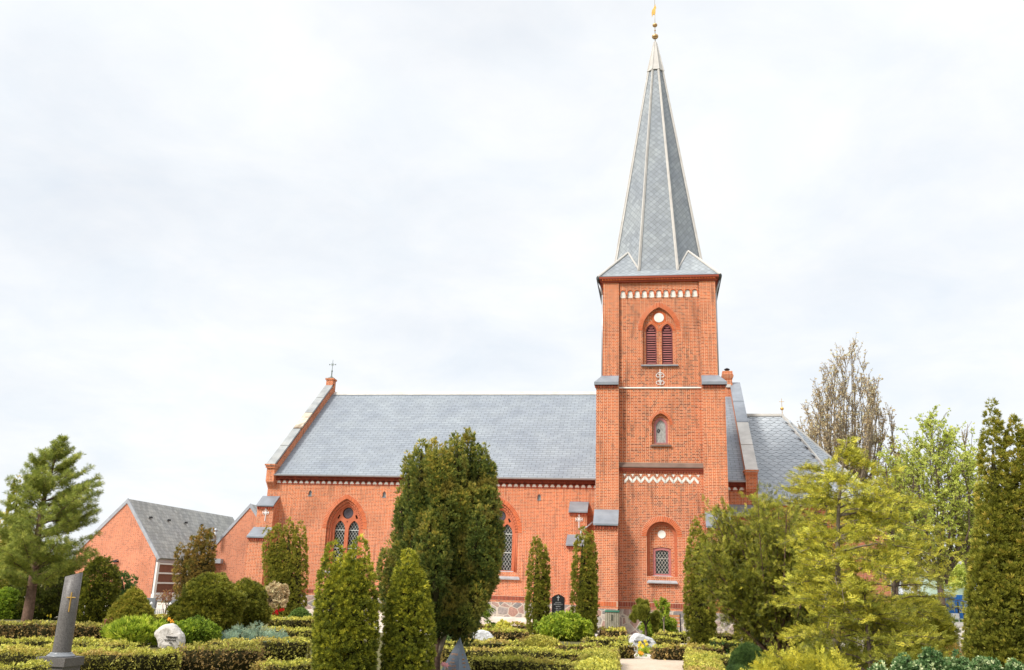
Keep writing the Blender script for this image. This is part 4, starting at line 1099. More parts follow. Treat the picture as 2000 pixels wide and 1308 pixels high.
mb.box(xs, xs + .06, 56.05, 64, ez - .38, ez - .02); H1(mb, 'fascia', ZINC)
W1 = empty('window', (xs, 58, 1)); W1.parent = h1; W1.matrix_parent_inverse = Matrix.Translation(-world_loc(h1))
def WB(mb, nm, mat): 
    o = mb.build(nm, mat); o.parent = W1; o.matrix_parent_inverse = Matrix.Translation(-world_loc(W1)); return o
mb = MB()
for y in (56.05, 60.1, 63.6): mb.box(xs, xs + .14, y, y + .28, .45, ez - .38)
for z in (.45, 1.12, 1.75, 2.36): mb.box(xs, xs + .12, 56.33, 63.6, z, z + .10)
WB(mb, 'frame', WHITEP)
mb = MB(); mb.box(xs, xs + .03, 56.3, 63.6, .5, 2.4); WB(mb, 'pane', plain('brown_glass', (.13, .06, .045), .15, .5, var=.5, scale=.8))
mb = MB(); mb.box(xs, xs + .2, 56.0, 63.9, 0, .46); H1(mb, 'white_base', WHITEP)
for i in range(4):
    mb = MB(); t = .30; y = 57.4 + i * 2.4; x = ax + (ex - ax) * t + .14; z = az + (ez - az) * t + .2
    mb.box(x - .03, x + .10, y, y + .24, z - .08, z + .04); H1(mb, 'roof_vent', IRON, roof1)
mb = MB(); bx, bz = A(225, 1095, 56); mb.box(bx - .12, bx + .25, 55.8, 56, bz - .06, bz + .06); mb.tube((bx - .1, 55.9, bz), (bx + .3, 55.75, bz + .12), .03, .03, 6); H1(mb, 'floodlight', IRON, w1)
ax2, az2 = A(489, 989, 64); lx, lz = A(421, 1064, 64)
k_ = (az2 - lz) / (ax2 - lx)
h2, H2, roof2, w2 = hall('parish_hall', 'second orange brick gable, half hidden behind the left corner of the church', (ax2, az2), (ax2 - 4.2, az2 - 4.2 * k_), (ax2 + 4.2, az2 - 4.2 * k_), 64, 82, ZINC)
mb = MB(); bx, bz = A(425, 1045, 63.9); mb.tube((bx, 63.5, bz - .5), (bx, 63.5, bz + .3), .12, .12, 10); mb.lathe([(.12, 0), (.17, .05), (.05, .22)], (bx, 63.5, bz + .3), 10); H2(mb, 'flue', ZINC, roof2)
mb = MB(); bx, bz = A(427, 1095, 63.9); mb.box(bx - .5, bx + .3, 63.6, 64, bz - .15, bz + .18); H2(mb, 'rainwater_hopper', ZINC, w2)
mb = MB(); bx, bz = A(432, 1134, 63.9); mb.lathe([(.02, -.1), (.12, -.08), (.17, 0), (.12, .1), (.02, .14)], (bx, 63.8, bz), 12); H2(mb, 'wall_lamp', WHITEP, w2)
# ------------------------------------------------------------------ planting
HEDGEG = 'clipped box hedges round the graves'
DENS = 1.0
hid = [0]
def hedge(label, pa, pb, wdt, h=.32, top='hedget', side='hedge', dens=1.0, rough=.045):
    """clipped hedge: pa, pb = photo points of the near top edge; body lies to the left of pa->pb"""
    hid[0] += 1; fb = FB(100 + hid[0]); rng = fb.rng
    a = np.array(G(pa[0], pa[1], h)); b = np.array(G(pb[0], pb[1], h)); d = b - a; L = np.linalg.norm(d); d = d / L; n = np.array([-d[1], d[0]])
    o = a; e1 = np.array([d[0], d[1], 0]); e2 = np.array([n[0], n[1], 0]); D_ = float(np.linalg.norm((a + b) / 2))
    ls = max(.030, D_ * .0016)                    # leaf size grows a little with distance
    def und(P): return .030 * np.sin(P[:, 0] * 2.3 + hid[0]) + .022 * np.sin(P[:, 1] * 5.3 + P[:, 0] * 7.7 + hid[0] * 2)
    k = dens * .55 / (ls * ls)
    def put(n_, uf, nd, kind, mi, t0):
        P, D = uf(n_); P[:, 2] += und(P) * (P[:, 2] / h); P = P + rng.normal(size=P.shape) * rough * .5
        D = D + rng.normal(size=D.shape) * .55; fb.scatter(kind, P, D, ls * 1.5 * rng.uniform(.6, 1.3, n_), t0 + .2 * rng.normal(size=n_), mi)
    base = np.array([o[0], o[1], 0])
    nt_ = int(L * wdt * k * 1.1); ns = int(L * h * k); ne = int(wdt * h * k)
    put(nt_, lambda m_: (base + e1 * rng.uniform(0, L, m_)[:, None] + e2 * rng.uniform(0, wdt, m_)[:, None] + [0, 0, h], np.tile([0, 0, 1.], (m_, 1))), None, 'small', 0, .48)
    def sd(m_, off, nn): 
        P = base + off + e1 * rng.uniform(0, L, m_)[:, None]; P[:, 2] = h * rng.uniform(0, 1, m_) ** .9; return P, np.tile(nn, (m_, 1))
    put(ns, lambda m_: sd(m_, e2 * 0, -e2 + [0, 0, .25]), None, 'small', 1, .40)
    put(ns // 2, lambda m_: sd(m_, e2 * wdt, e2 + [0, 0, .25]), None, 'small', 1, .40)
    def en(m_, off, nn):
        P = base + off + e2 * rng.uniform(0, wdt, m_)[:, None]; P[:, 2] = h * rng.uniform(0, 1, m_); return P, np.tile(nn, (m_, 1))
    put(ne, lambda m_: en(m_, e1 * 0, -e1 + [0, 0, .25]), None, 'small', 1, .42)
    put(ne, lambda m_: en(m_, e1 * L, e1 + [0, 0, .25]), None, 'small', 1, .42)
    # stray shoots
    m_ = int(L * 9); P = base + e1 * rng.uniform(0, L, m_)[:, None] + e2 * rng.uniform(0, wdt, m_)[:, None]; P[:, 2] = h + .01
    fb.scatter('strap', P, np.tile([0, 0, 1.], (m_, 1)) + rng.normal(size=(m_, 3)) * .35, .06 * rng.uniform(.6, 1.4, m_), .8, 0)
    i = .035; fb.box((o[0] + (e1[0] + e2[0]) * i, o[1] + (e1[1] + e2[1]) * i), e1 * (L - 2 * i), e2 * (wdt - 2 * i), h - .035, 2)  # solid dark core added inside, stops light passing through the leaves
    ob = fb.build('hedge', [LF[top], LF[side], TWIG_CORE], origin=(float(a[0]), float(a[1]), 0))
    return tag(ob, label, 'hedge', HEDGEG)

# centre
hedge('box hedge nearest the camera, immediately right of the slate pyramid stone', (918, 1285), (1136, 1299), .55)
hedge('long box hedge just behind the nearest centre one, running to the hedge beside the path', (862, 1265), (1152, 1276), .5)
hedge('deep box hedge whose long side edges the left of the sandy path', (1206, 1312), (1204, 1268), .75, dens=.9)
hedge('brown sided box hedge just right of the green rounded mound', (1088, 1257), (1166, 1262), .35, side='brown')
hedge('box hedge behind the pyramid stone running towards the green mound', (858, 1254), (1018, 1256), .5)
hedge('brown sided box hedge in front of the white boulder, left of the paired columnar thujas', (868, 1229), (1030, 1234), .7, side='brown')
hedge('thin box hedge at the gravel edge left of the tall left thuja column', (868, 1217), (966, 1220), .4, side='brown')
hedge('short box hedge touching the foot of the left columnar thuja, behind the brown one', (992, 1219), (1034, 1221), .5, side='brown')
hedge('box hedge between the bright green shrub and the path, behind the deep hedge', (1150, 1246), (1232, 1248), .6)
hedge('short brown sided hedge in front of the slatted bin', (1184, 1230), (1225, 1231), .9, side='brown')
hedge('hedge block left of the pale carved boulder at the end of the path', (1204, 1260), (1242, 1260), .42)
hedge('hedge block right of the pale carved boulder, running on to the right', (1281, 1262), (1412, 1266), .5, side='brown')
hedge('wide yellow topped hedge block along the right of the sandy path', (1341, 1272), (1342, 1312), .68, top='hedget', side='hedge')
hedge('dark fronted hedge between the right path hedge and the dark round bush', (1384, 1279), (1480, 1284), .4)
hedge('low box hedge directly behind the carved boulder', (1276, 1246), (1326, 1248), .45)
hedge('box hedge in front of the wooden bench', (1284, 1235), (1342, 1237), .45)
hedge('brown hedge between the two lone thuja columns, nearer the gravel', (1400, 1240), (1446, 1241), .5, side='brown')
hedge('dark green hedge between the two lone thuja columns, nearer the camera', (1398, 1252), (1446, 1253), .45, side='dkgreen')
hedge('box hedge behind the dark round bush on the right', (1432, 1263), (1500, 1266), .4)
# left
hedge('wide yellow topped hedge passing behind the granite column', (-30, 1277), (352, 1275), 1.15, h=.36)
hedge('nearest hedge at the bottom left corner before the column pedestal', (-30, 1303), (98, 1300), .5, h=.34)
hedge('narrow hedge left of the column, behind the wide yellow one', (-20, 1249), (112, 1252), .5, h=.36)
hedge('taller dark hedge at the foot of the pine trunk', (-20, 1216), (196, 1222), .7, h=.42, top='hedge', side='brown')
hedge('bright yellow-green hedge between the column and the white boulder', (140, 1252), (226, 1258), .8, h=.30)
hedge('lumpy brown-green hedge in the foreground right of the white boulder', (355, 1266), (508, 1268), .75, h=.42, top='hedge', side='brown', rough=.09)
hedge('long box hedge in front of the blue-green juniper mat', (412, 1250), (604, 1254), .5, h=.38)
hedge('hedge at the bottom edge left of the big yellow-green thuja', (520, 1300), (612, 1298), .6, h=.34)
hedge('box hedge behind the juniper mat, level with the garden lantern', (524, 1229), (622, 1230), .9)
hedge('farthest hedge on the left, beside the red flowers near the church corner', (520, 1208), (628, 1209), 1.2)
hedge('hedge under the white picket fence', (282, 1202), (348, 1203), .7, h=.34)

def bush(name, label, cat, px, py_base, py_top, wpx, prof, kind, leaf, n, L, Y=None, mats=None, group=None, extra=None, **kw):
    """one rounded or columnar plant: thing > foliage (+ added dark core)"""
    if Y is None: X, Y = G(px, py_base, 0)
    else: X = A(px, py_base, Y)[0]
    zt = A(px, py_top, Y)[1]; R = abs(A(px + wpx / 2, (py_base + py_top) / 2, Y)[0] - A(px - wpx / 2, (py_base + py_top) / 2, Y)[0]) / 2
    xt = A(px, py_top, Y)[0] if kw.pop('lean', False) else X
    fb = FB(hash(label) % 9973 if False else sum(map(ord, label)) % 9973)
    z0 = kw.pop('z0', 0.0)
    plume(fb, (X, Y, z0), (xt, Y, zt), R, smooth_prof(prof), n, L, kind, **kw)
    if extra: extra(fb, X, Y, zt, R)
    o = fb.build(name, [LF[leaf], TWIG_CORE], origin=(X, Y, 0))
    return tag(o, label, cat, group), X, Y, zt, R

def thuja(name, label, pxs, y_base_px, Y, leaf, L, dens, group=None, prof='column', cat='conifer', kind='tuft', toptint=.25, tint=(.46, .22), **kw):
    kw.setdefault('clump', L * .75); kw.setdefault('depth', .16); kw.setdefault('per', 7); kw.setdefault('mult', 4.2); kw.setdefault('ctint', .12)
    """columnar thuja of one or several upright leaders: pxs = [(px at foot, px at tip, py tip, width px)]"""
    fb = FB(sum(map(ord, label)) % 9973); X0 = None
    for (pf, pt_, pyt, wpx) in pxs:
        xf = A(pf, y_base_px, Y)[0]; xt, zt = A(pt_, pyt, Y); R = wpx / 2 * Y / 1900
        if X0 is None: X0 = xf
        n = int(2 * math.pi * R * zt * dens / (L * L))
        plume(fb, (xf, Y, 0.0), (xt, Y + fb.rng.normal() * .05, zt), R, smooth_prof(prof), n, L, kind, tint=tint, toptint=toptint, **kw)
    o = fb.build(name, [LF[leaf], TWIG_CORE], origin=(X0, Y, 0))
    return tag(o, label, cat, group)

TG = 'columnar thujas'
thuja('thuja', 'broad yellow-green thuja with two rounded tips, large in the foreground left of centre',
      [(664, 650, 1056, 92), (690, 704, 1053, 92), (674, 676, 1090, 122)], 1300, 15.0, 'thuja', .075, 1.25, TG, lump=.05, out=.8, up=.75)
thuja('thuja', 'slimmer bright yellow-green foreground thuja just left of the dark cypress',
      [(785, 798, 1070, 82), (800, 806, 1100, 96)], 1300, 15.5, 'thuja', .075, 1.25, TG, lump=.05, out=.8, up=.75)
thuja('thuja', 'slim columnar thuja with a split tip, left of the black headstone', [(1050, 1048, 1047, 44), (1056, 1062, 1062, 30)], 1240, 33.0, 'thujad', .10, 1.0, TG, lump=.06, depth=.2)
thuja('thuja', 'taller slim columnar thuja with a split tip, right of the black headstone', [(1142, 1137, 1022, 48), (1146, 1153, 1033, 36)], 1240, 33.5, 'thujad', .10, 1.0, TG, lump=.06, depth=.2)
thuja('thuja', 'tall slim thuja column between the tower window and the leaning yew', [(1368, 1360, 1014, 56), (1372, 1372, 1040, 50)], 1258, 32.0, 'thujad', .10, 1.0, TG, lump=.06, depth=.2)
thuja('thuja', 'short thick thuja column half hidden under the leaning yew', [(1466, 1464, 1170, 62)], 1262, 32.4, 'thujad', .08, 1.0, TG, lump=.08, prof='dome')
thuja('thuja', 'clump of upright fused thuja columns against the left end of the church', [(540, 521, 1028, 30), (548, 540, 1018, 44), (566, 563, 1012, 46), (578, 588, 1016, 40), (560, 536, 1060, 52)], 1200, 41.0, 'thujad', .12, .9, TG, lump=.16)
thuja('thuja', 'rusty brown thuja with ragged slanting top in front of the parish hall', [(372, 352, 1062, 44), (380, 378, 1042, 46), (388, 402, 1022, 50), (392, 414, 1030, 34)], 1180, 40.0, 'rusty', .13, .9, TG, lump=.18)
thuja('thuja', 'small dark green thuja with two points before the parish hall wall', [(238, 240, 1112, 40), (252, 260, 1122, 26)], 1200, 33.0, 'dkgreen', .11, .9, TG, toptint=.0, tint=(.6, .2))
thuja('thuja', 'dark pointed thuja spire rising behind the pine at the left edge', [(24, 36, 930, 70)], 1210, 34.0, 'thujad', .12, .9, TG, prof='cone')
thuja('thuja', 'tall heavy thuja filling the right edge of the view', [(1950, 1938, 772, 70), (1975, 1985, 815, 90), (2010, 2030, 790, 120), (1940, 1940, 960, 100), (1965, 1965, 1050, 130)], 1300, 16.5, 'thujad', .085, 1.0, TG, lump=.12)
thuja('thuja', 'tiny clipped thuja pillar standing beside the far gravel path', [(1895, 1890, 1190, 26)], 1270, 26.0, 'thujad', .07, 1.0, TG, prof='dome')

BG = 'rounded conifers'
bush('conifer_bush', 'blunt cone conifer browning at the base behind the red headstone', 'shrub', 250, 1248, 1150, 84, 'cone', 'tuft', 'thujad', 3600, .085, Y=25.5, group=BG, tint=(.62, .22), up=.5, lump=.07, toptint=.2)
bush('conifer_bush', 'large rounded golden-green conifer with lumpy tiers, left of a pair', 'shrub', 402, 1245, 1122, 112, 'egg', 'tuft', 'thujad', 5200, .11, Y=28.0, group=BG, tint=(.40, .2), up=.45, lump=.3, clump=.17, per=26, flatc=.7, ctint=.14)
bush('conifer_bush', 'smaller rounded golden-green conifer, right of a pair', 'shrub', 470, 1238, 1135, 84, 'egg', 'tuft', 'thujad', 4200, .11, Y=29.5, group=BG, tint=(.36, .2), up=.45, lump=.28, clump=.16, per=26, flatc=.7, ctint=.14)
bush('conifer_bush', 'very dark green globe bush beside the right path hedge', 'shrub', 1462, 1300, 1261, 68, 'dome', 'needle', 'dkgreen', 3800, .07, Y=21.5, group=BG, tint=(.45, .2), up=.3)
bush('conifer_bush', 'second low dark green globe bush cut off by the bottom edge', 'shrub', 1440, 1330, 1303, 80, 'dome', 'needle', 'dkgreen', 2500, .06, Y=17.5, group=BG, tint=(.5, .2), up=.3)
bush('conifer_bush', 'flat bright green mound between the low hedges in the centre', 'shrub', 1051, 1275, 1245, 86, 'dome', 'small', 'hedge', 3000, .07, Y=26.3, group=BG, tint=(.62, .12), up=.9, lump=.04)
bush('conifer_bush', 'small green cushion bush by the gravel at the church corner', 'shrub', 585, 1212, 1190, 40, 'dome', 'small', 'dkgreen', 1500, .08, Y=34.0, group=BG, tint=(.85, .15))
bush('conifer_bush', 'broad golden-green bush at right with dense tiers', 'shrub', 1800, 1300, 1168, 122, 'ball', 'spray', 'hemlock', 8000, .12, Y=24.0, group=BG, tint=(.38, .2), up=.3, lump=.3, clump=.18, per=24, ctint=.15)
bush('shrub', 'dark clipped yew mound behind the granite column', 'shrub', 180, 1225, 1092, 74, 'egg', 'tuft', 'yew', 2800, .10, Y=29.0, group='shrubs', tint=(.30, .2), lump=.12, clump=.16, per=18)
bush('shrub', 'dark clipped yew mound behind the pine trunk', 'shrub', 88, 1222, 1100, 110, 'egg', 'tuft', 'yew', 3000, .11, Y=31.0, group='shrubs', tint=(.12, .15), lump=.25, clump=.17, per=18)
bush('shrub', 'yellowish shrub at the left edge behind the pine', 'shrub', 2, 1225, 1150, 60, 'dome', 'leaf', 'bright', 1500, .10, Y=30.0, group='shrubs', tint=(.3, .2))
bush('shrub', 'bright lime green shrub in front of the black headstone', 'shrub', 1104, 1252, 1201, 90, 'ball', 'leaf', 'bright', 1500, .10, Y=31.8, group='shrubs', tint=(.50, .22), up=.6, lump=.3, clump=.15, per=12, depth=.4)
bush('shrub', 'lush green shrub right of the white boulder', 'shrub', 375, 1275, 1215, 84, 'ball', 'leaf', 'bright', 1500, .09, Y=21.8, group='shrubs', tint=(.28, .2), up=.6, lump=.3, clump=.14, per=12, depth=.4)
bush('shrub', 'lime green strap leaved plants left of the white boulder', 'shrub', 262, 1275, 1216, 104, 'ball', 'strap', 'bright', 700, .19, Y=21.4, group='shrubs', tint=(.55, .22), up=1.2, core=.4, lump=.3, clump=.12, depth=.5)
bush('shrub', 'leafy green bush hiding part of the bench', 'shrub', 1288, 1240, 1200, 66, 'ball', 'leaf', 'bright', 700, .10, Y=34.0, group='shrubs', tint=(.35, .22), lump=.35, clump=.15, depth=.5)
bush('shrub', 'yellow flowering euonymus at the near corner of the path hedge', 'shrub', 1162, 1325, 1291, 78, 'dome', 'leaf', 'hedget', 1300, .055, Y=18.0, group='shrubs', tint=(.75, .15), lump=.3, clump=.08)
bush('shrub', 'yellow perennial clump on the far hedge line left of centre', 'shrub', 982, 1230, 1214, 38, 'dome', 'leaf', 'hedget', 700, .07, Y=30.5, group='shrubs', tint=(.7, .2))
bush('shrub', 'grey-green herb clump behind the slate pyramid stone', 'shrub', 880, 1260, 1238, 28, 'dome', 'leaf', 'laurel', 300, .06, Y=27.0, group='shrubs', tint=(.75, .15))
# low juniper mat, laurel, golden juniper at the bottom right
def mat_plant(name, label, cells, leaf, kind, L, group, tint, Y):
    fb = FB(sum(map(ord, label)) % 9973); X0 = A(cells[0][0], cells[0][1], Y)[0]
    for (px, py, wpx, yy) in cells:
        X, z = A(px, py, yy); R = wpx / 2 * yy / 1900
        plume(fb, (X, yy, 0), (X, yy, max(z, .12)), R, smooth_prof('dome'), int(160 * R * (R + z) / (L * L) * .06), L, kind, tint=tint, up=.5, lump=.3, core=.35, clump=L * 1.3, depth=.5)
    return tag(fb.build(name, [LF[leaf], TWIG_CORE], origin=(X0, Y, 0)), label, 'shrub', group)
mat_plant('shrub', 'spreading blue-green juniper mat between two hedges', [(470, 1228, 60, 23), (505, 1222, 60, 23.5), (540, 1232, 50, 23), (450, 1236, 40, 22.5)], 'blue', 'spray', .09, 'shrubs', (.5, .25), 23)
mat_plant('shrub', 'variegated laurel carpet along the bottom right edge', [(1770, 1284, 80, 14.5), (1820, 1272, 80, 14.8), (1870, 1280, 80, 14.5), (1920, 1284, 90, 14.2), (1985, 1296, 80, 14), (1720, 1300, 70, 14)], 'laurel', 'leaf', .062, 'shrubs', (.55, .28), 13.5)
mat_plant('shrub', 'feathery golden juniper in the bottom foreground under the yew', [(1520, 1272, 70, 16.5), (1560, 1262, 80, 16.5), (1600, 1272, 80, 16.2), (1640, 1290, 80, 16), (1490, 1295, 60, 16)], 'hemlock', 'spray', .13, 'shrubs', (.5, .22), 16.5)
mat_plant('shrub', 'dark green juniper undergrowth beneath the tallest hemlock', [(1630, 1225, 90, 21), (1690, 1205, 100, 21.5), (1740, 1215, 90, 21), (1600, 1240, 70, 20)], 'yew', 'spray', .12, 'shrubs', (.42, .24), 21)
mat_plant('shrub', 'rust tinged ground juniper beside the far gravel path', [(1880, 1262, 60, 18.5), (1915, 1268, 50, 18.2)], 'rusty', 'spray', .11, 'shrubs', (.75, .2), 18.5)

# ------------------------------------------------------------------ trees
def trunk_mesh(pts, rad, mat, parent, name='trunk', n=10):
    fb = FB(1); fb.rings(pts, rad, 0, n); o = fb.build(name, [mat]); o.parent = parent
    for p in o.data.polygons: p.use_smooth = True
    return o
def rel(fbobj, parent): 
    fbobj.parent = parent; return fbobj

# dark cypress in the centre: many upright plumes, two bare stems below
cyY = 16.9
T = empty('cypress', (A(848, 1300, cyY)[0], cyY, 0), 'large dark green cypress of many upright plumes on bare forked stems, centre left', 'tree')
ox = np.array([T.location.x, cyY, 0.0])
def L_(px, py, Y=cyY): x, z = A(px, py, Y); return np.array([x - T.location.x, Y - T.location.y, z])
trunk_mesh([L_(846, 1320), L_(848, 1290), L_(852, 1255), L_(850, 1225), L_(862, 1150)], [.13, .115, .085, .07, .05], BARKR, T)
trunk_mesh([L_(850, 1288), L_(862, 1258), L_(872, 1228), L_(880, 1180)], [.07, .055, .05, .04], BARKP, T, 'stem')
fb = FB(77); cr_ = np.random.default_rng(8)
env = [(0, .62), (.12, .80), (.3, 1), (.5, .92), (.7, .74), (.86, .5), (1, .16)]
zb, ztop = L_(870, 1215)[2], L_(912, 842)[2]; cxm = L_(876, 1050)[0]
plumes = []
for k in range(84):
    t = cr_.uniform(0.0, .68); th = cr_.uniform(0, 2 * math.pi); rr = .90 * np.interp(t, [p[0] for p in env], [p[1] for p in env]) * math.sqrt(cr_.uniform(.1, 1)) * .86
    z = zb + t * (ztop - zb); hgt = cr_.uniform(.8, 1.35); R = cr_.uniform(.17, .27)
    b = np.array([cxm + rr * math.cos(th), rr * math.sin(th) * .9, z - hgt * .35]); top = b + np.array([math.cos(th) * .12, math.sin(th) * .12, hgt * (1.0 if t < .7 else .8)])
    if top[2] > ztop: top[2] = ztop - cr_.uniform(0, .2)
    plumes.append((b, top, R))
for (px, py, w_) in ((912, 840, 30), (868, 868, 34), (835, 866, 36), (940, 872, 34), (955, 905, 30), (800, 920, 40), (890, 880, 34), (968, 960, 34), (985, 1030, 40), (975, 1110, 44), (778, 980, 44), (768, 1060, 46), (835, 900, 50), (760, 1110, 34), (815, 895, 44), (925, 865, 40), (900, 858, 36), (850, 880, 44), (950, 925, 44), (790, 950, 44), (978, 1000, 40), (970, 1060, 46), (914, 826, 22), (868, 850, 22), (838, 858, 22), (943, 858, 22), (964, 892, 22), (806, 888, 22), (890, 846, 18), (783, 948, 22)):
    p = L_(px, py); p[1] = cr_.normal() * .25; plumes.append((p + np.array([-(px - 880) / 1900 * 3, 0, -1.15]), p, w_ / 2 * cyY / 1900 * 1.35))
lo = [(830, 1225, 60), (860, 1245, 46), (905, 1200, 60), (935, 1170, 60), (800, 1180, 50), (780, 1150, 40), (955, 1140, 50)]
for (px, py, w_) in lo:
    p = L_(px, py); p[1] = cr_.normal() * .3; plumes.append((p, p + np.array([0, 0, .9]), w_ / 2 * cyY / 1900 * 1.25))
xr_ = L_(968, 1050)[0]
for b, top, R in plumes:
    for q_ in (b, top): q_[0] = min(q_[0], xr_ - .35 * max(0, abs(q_[2] - 3.0) - .6))
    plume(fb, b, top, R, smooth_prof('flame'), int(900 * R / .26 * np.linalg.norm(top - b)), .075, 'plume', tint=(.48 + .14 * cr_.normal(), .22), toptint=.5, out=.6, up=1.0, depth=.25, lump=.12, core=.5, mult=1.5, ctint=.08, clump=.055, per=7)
rel(fb.build('crown', [LF['cypress'], TWIG_CORE]), T)

def limb_conifer(name, label, foot, tip, Y, levels, len_fn, leaf, kind, L, seed, rise=.12, droop=.0, bark=BARK, r0=.09, dens=1.0, start=.25, tint=(.5, .2), azfn=None, group=None, cat='tree', nside=9, updir=.35, squash=1.0, lr=.7, toprise=.4):
    """trunk with tiers of limbs, side twigs and sprays"""
    xf = A(foot[0], foot[1], Y)[0]; xt, zt = A(tip[0], tip[1], Y)
    T = empty(name, (xf, Y, 0), label, cat, group); rng = np.random.default_rng(seed)
    H = zt; ts = np.linspace(0, 1, 14); wob = .025 * H * np.sin(ts * 5 + seed) * ts
    C = np.stack([(xt - xf) * ts + wob, .6 * wob, ts * H], 1)
    fbt = FB(seed); fbt.rings(C, r0 * (1 - .93 * ts) + .006, 0, 9)
    fb = FB(seed + 1); S0, S1, SR0, SR1 = [], [], [], []; P, D, S = [], [], []
    for i in range(levels):
        t = start + (1 - start) * (i + rng.uniform(-.3, .3)) / levels; t = min(max(t, .05), .985)
        c = np.array([np.interp(t, ts, C[:, k]) for k in range(3)])
        for j in range(rng.integers(3, 6)):
            az = rng.uniform(0, 2 * math.pi); ln = len_fn(t, az) * rng.uniform(.72, 1.12)
            if ln < .04: continue
            e = rise + toprise * max(0, t - .55); d = np.array([math.cos(az), math.sin(az) * squash, e]); d = d / np.linalg.norm(d)
            n = 6; pts = [c + d * ln * u + np.array([0, 0, 1.]) * (-droop * ln * u * u) + rng.normal(size=3) * .012 * ln for u in np.linspace(0, 1, n)]
            rr = np.linspace(max(.006, .055 * r0 / .09 * ln * .35 * lr), .003, n)
            for a in range(n - 1): S0.append(pts[a]); S1.append(pts[a + 1]); SR0.append(rr[a]); SR1.append(rr[a + 1])
            sidev = np.cross(d, [0, 0, 1.]); sidev /= np.linalg.norm(sidev)
            for q in range(nside):
                u = .22 + .78 * (q + rng.uniform(0, .9)) / nside
                p = np.array([np.interp(u, np.linspace(0, 1, n), [x[k] for x in pts]) for k in range(3)])
                s = 1 if q % 2 else -1; tl = ln * .38 * (1.1 - u * .75) * rng.uniform(.6, 1.2)
                dd = nrm(d * .75 + sidev * s * .8 + np.array([0, 0, rng.normal() * .15 - droop * .4])); p1 = p + dd * tl
                S0.append(p); S1.append(p1); SR0.append(.005); SR1.append(.002)
                m_ = max(2, int(tl / L * 2.2 * dens)); uu = rng.uniform(.15, 1.05, m_)
                P.append(p + (p1 - p) * uu[:, None] + rng.normal(size=(m_, 3)) * L * .22); D.append(np.tile(dd, (m_, 1)) + rng.normal(size=(m_, 3)) * .45 + [0, 0, updir]); 
            P.append(np.array(pts[-1])[None]); D.append(d[None])
    fbt.segs(S0, S1, SR0, SR1, 0, 4)
    P = np.concatenate(P); D = np.concatenate(D)
    fb.scatter(kind, P, D, L * rng.uniform(.7, 1.3, len(P)), tint[0] + tint[1] * rng.normal(size=len(P)))
    rel(fbt.build('trunk', [bark]), T); rel(fb.build('crown', [LF[leaf]]), T)
    return T
# pine at the left
def pl(t, az): 
    w_ = np.interp(t, [.2, .38, .55, .72, .88, 1], [1.4, 1.75, 1.55, 1.0, .48, .05]); return w_ * (1.0 + .18 * math.cos(az))
limb_conifer('pine_tree', 'blue-green pine with a bare lower trunk and open feathery top at the left edge', (46, 1244), (112, 852), 25.0, 25, pl, 'pine', 'needle', .115, 21, rise=.34, droop=-.12, bark=BARKR, r0=.16, dens=3.0, start=.20, tint=(.52, .2), nside=13, lr=.45, toprise=1.5)
# golden hemlock and companions on the right
def hl(t, az): 
    return np.interp(t, [.05, .2, .45, .7, .9, 1], [1.35, 1.65, 1.75, 1.05, .32, .04]) * (1 + .22 * math.cos(az))
limb_conifer('hemlock_tree', 'golden green hemlock with drooping feathery tips and bare lower trunk, tallest on the right', (1626, 1306), (1652, 852), 18.5, 24, hl, 'hemlock', 'feather', .14, 33, rise=.36, droop=.40, bark=BARKP, r0=.075, dens=2.9, start=.20, tint=(.47, .28), updir=.1, nside=9)
def hl2(t, az): return np.interp(t, [.1, .35, .6, .85, 1], [.6, 1.8, 2.1, 1.2, .1]) * (1 - .3 * math.cos(az))
limb_conifer('hemlock_tree', 'golden hemlock standing behind with wide layered boughs reaching left over the yew', (1604, 1250), (1612, 892), 29.5, 20, hl2, 'hemlock', 'feather', .17, 35, rise=.30, droop=.30, bark=BARK, r0=.09, dens=1.9, start=.30, tint=(.46, .2), updir=.1, nside=9)
def hl3(t, az): return np.interp(t, [.1, .35, .6, .85, 1], [1.0, 1.7, 1.5, .8, .1])
limb_conifer('hemlock_tree', 'hemlock with golden boughs reaching right towards the pale beech', (1742, 1290), (1738, 905), 21.5, 17, hl3, 'hemlock', 'feather', .16, 37, rise=.28, droop=.32, bark=BARK, r0=.07, dens=1.6, start=.18, tint=(.44, .2), updir=.1, nside=9)
def hl4(t, az): return np.interp(t, [0, .4, 1], [1.9, 1.4, .1])
limb_conifer('hemlock_tree', 'low young conifer with brownish inner twigs below the tallest hemlock', (1700, 1300), (1690, 1130), 17.5, 14, hl4, 'yew', 'feather', .13, 39, rise=.3, droop=.2, bark=BARK, r0=.05, dens=2.2, start=.08, tint=(.55, .2), nside=8)
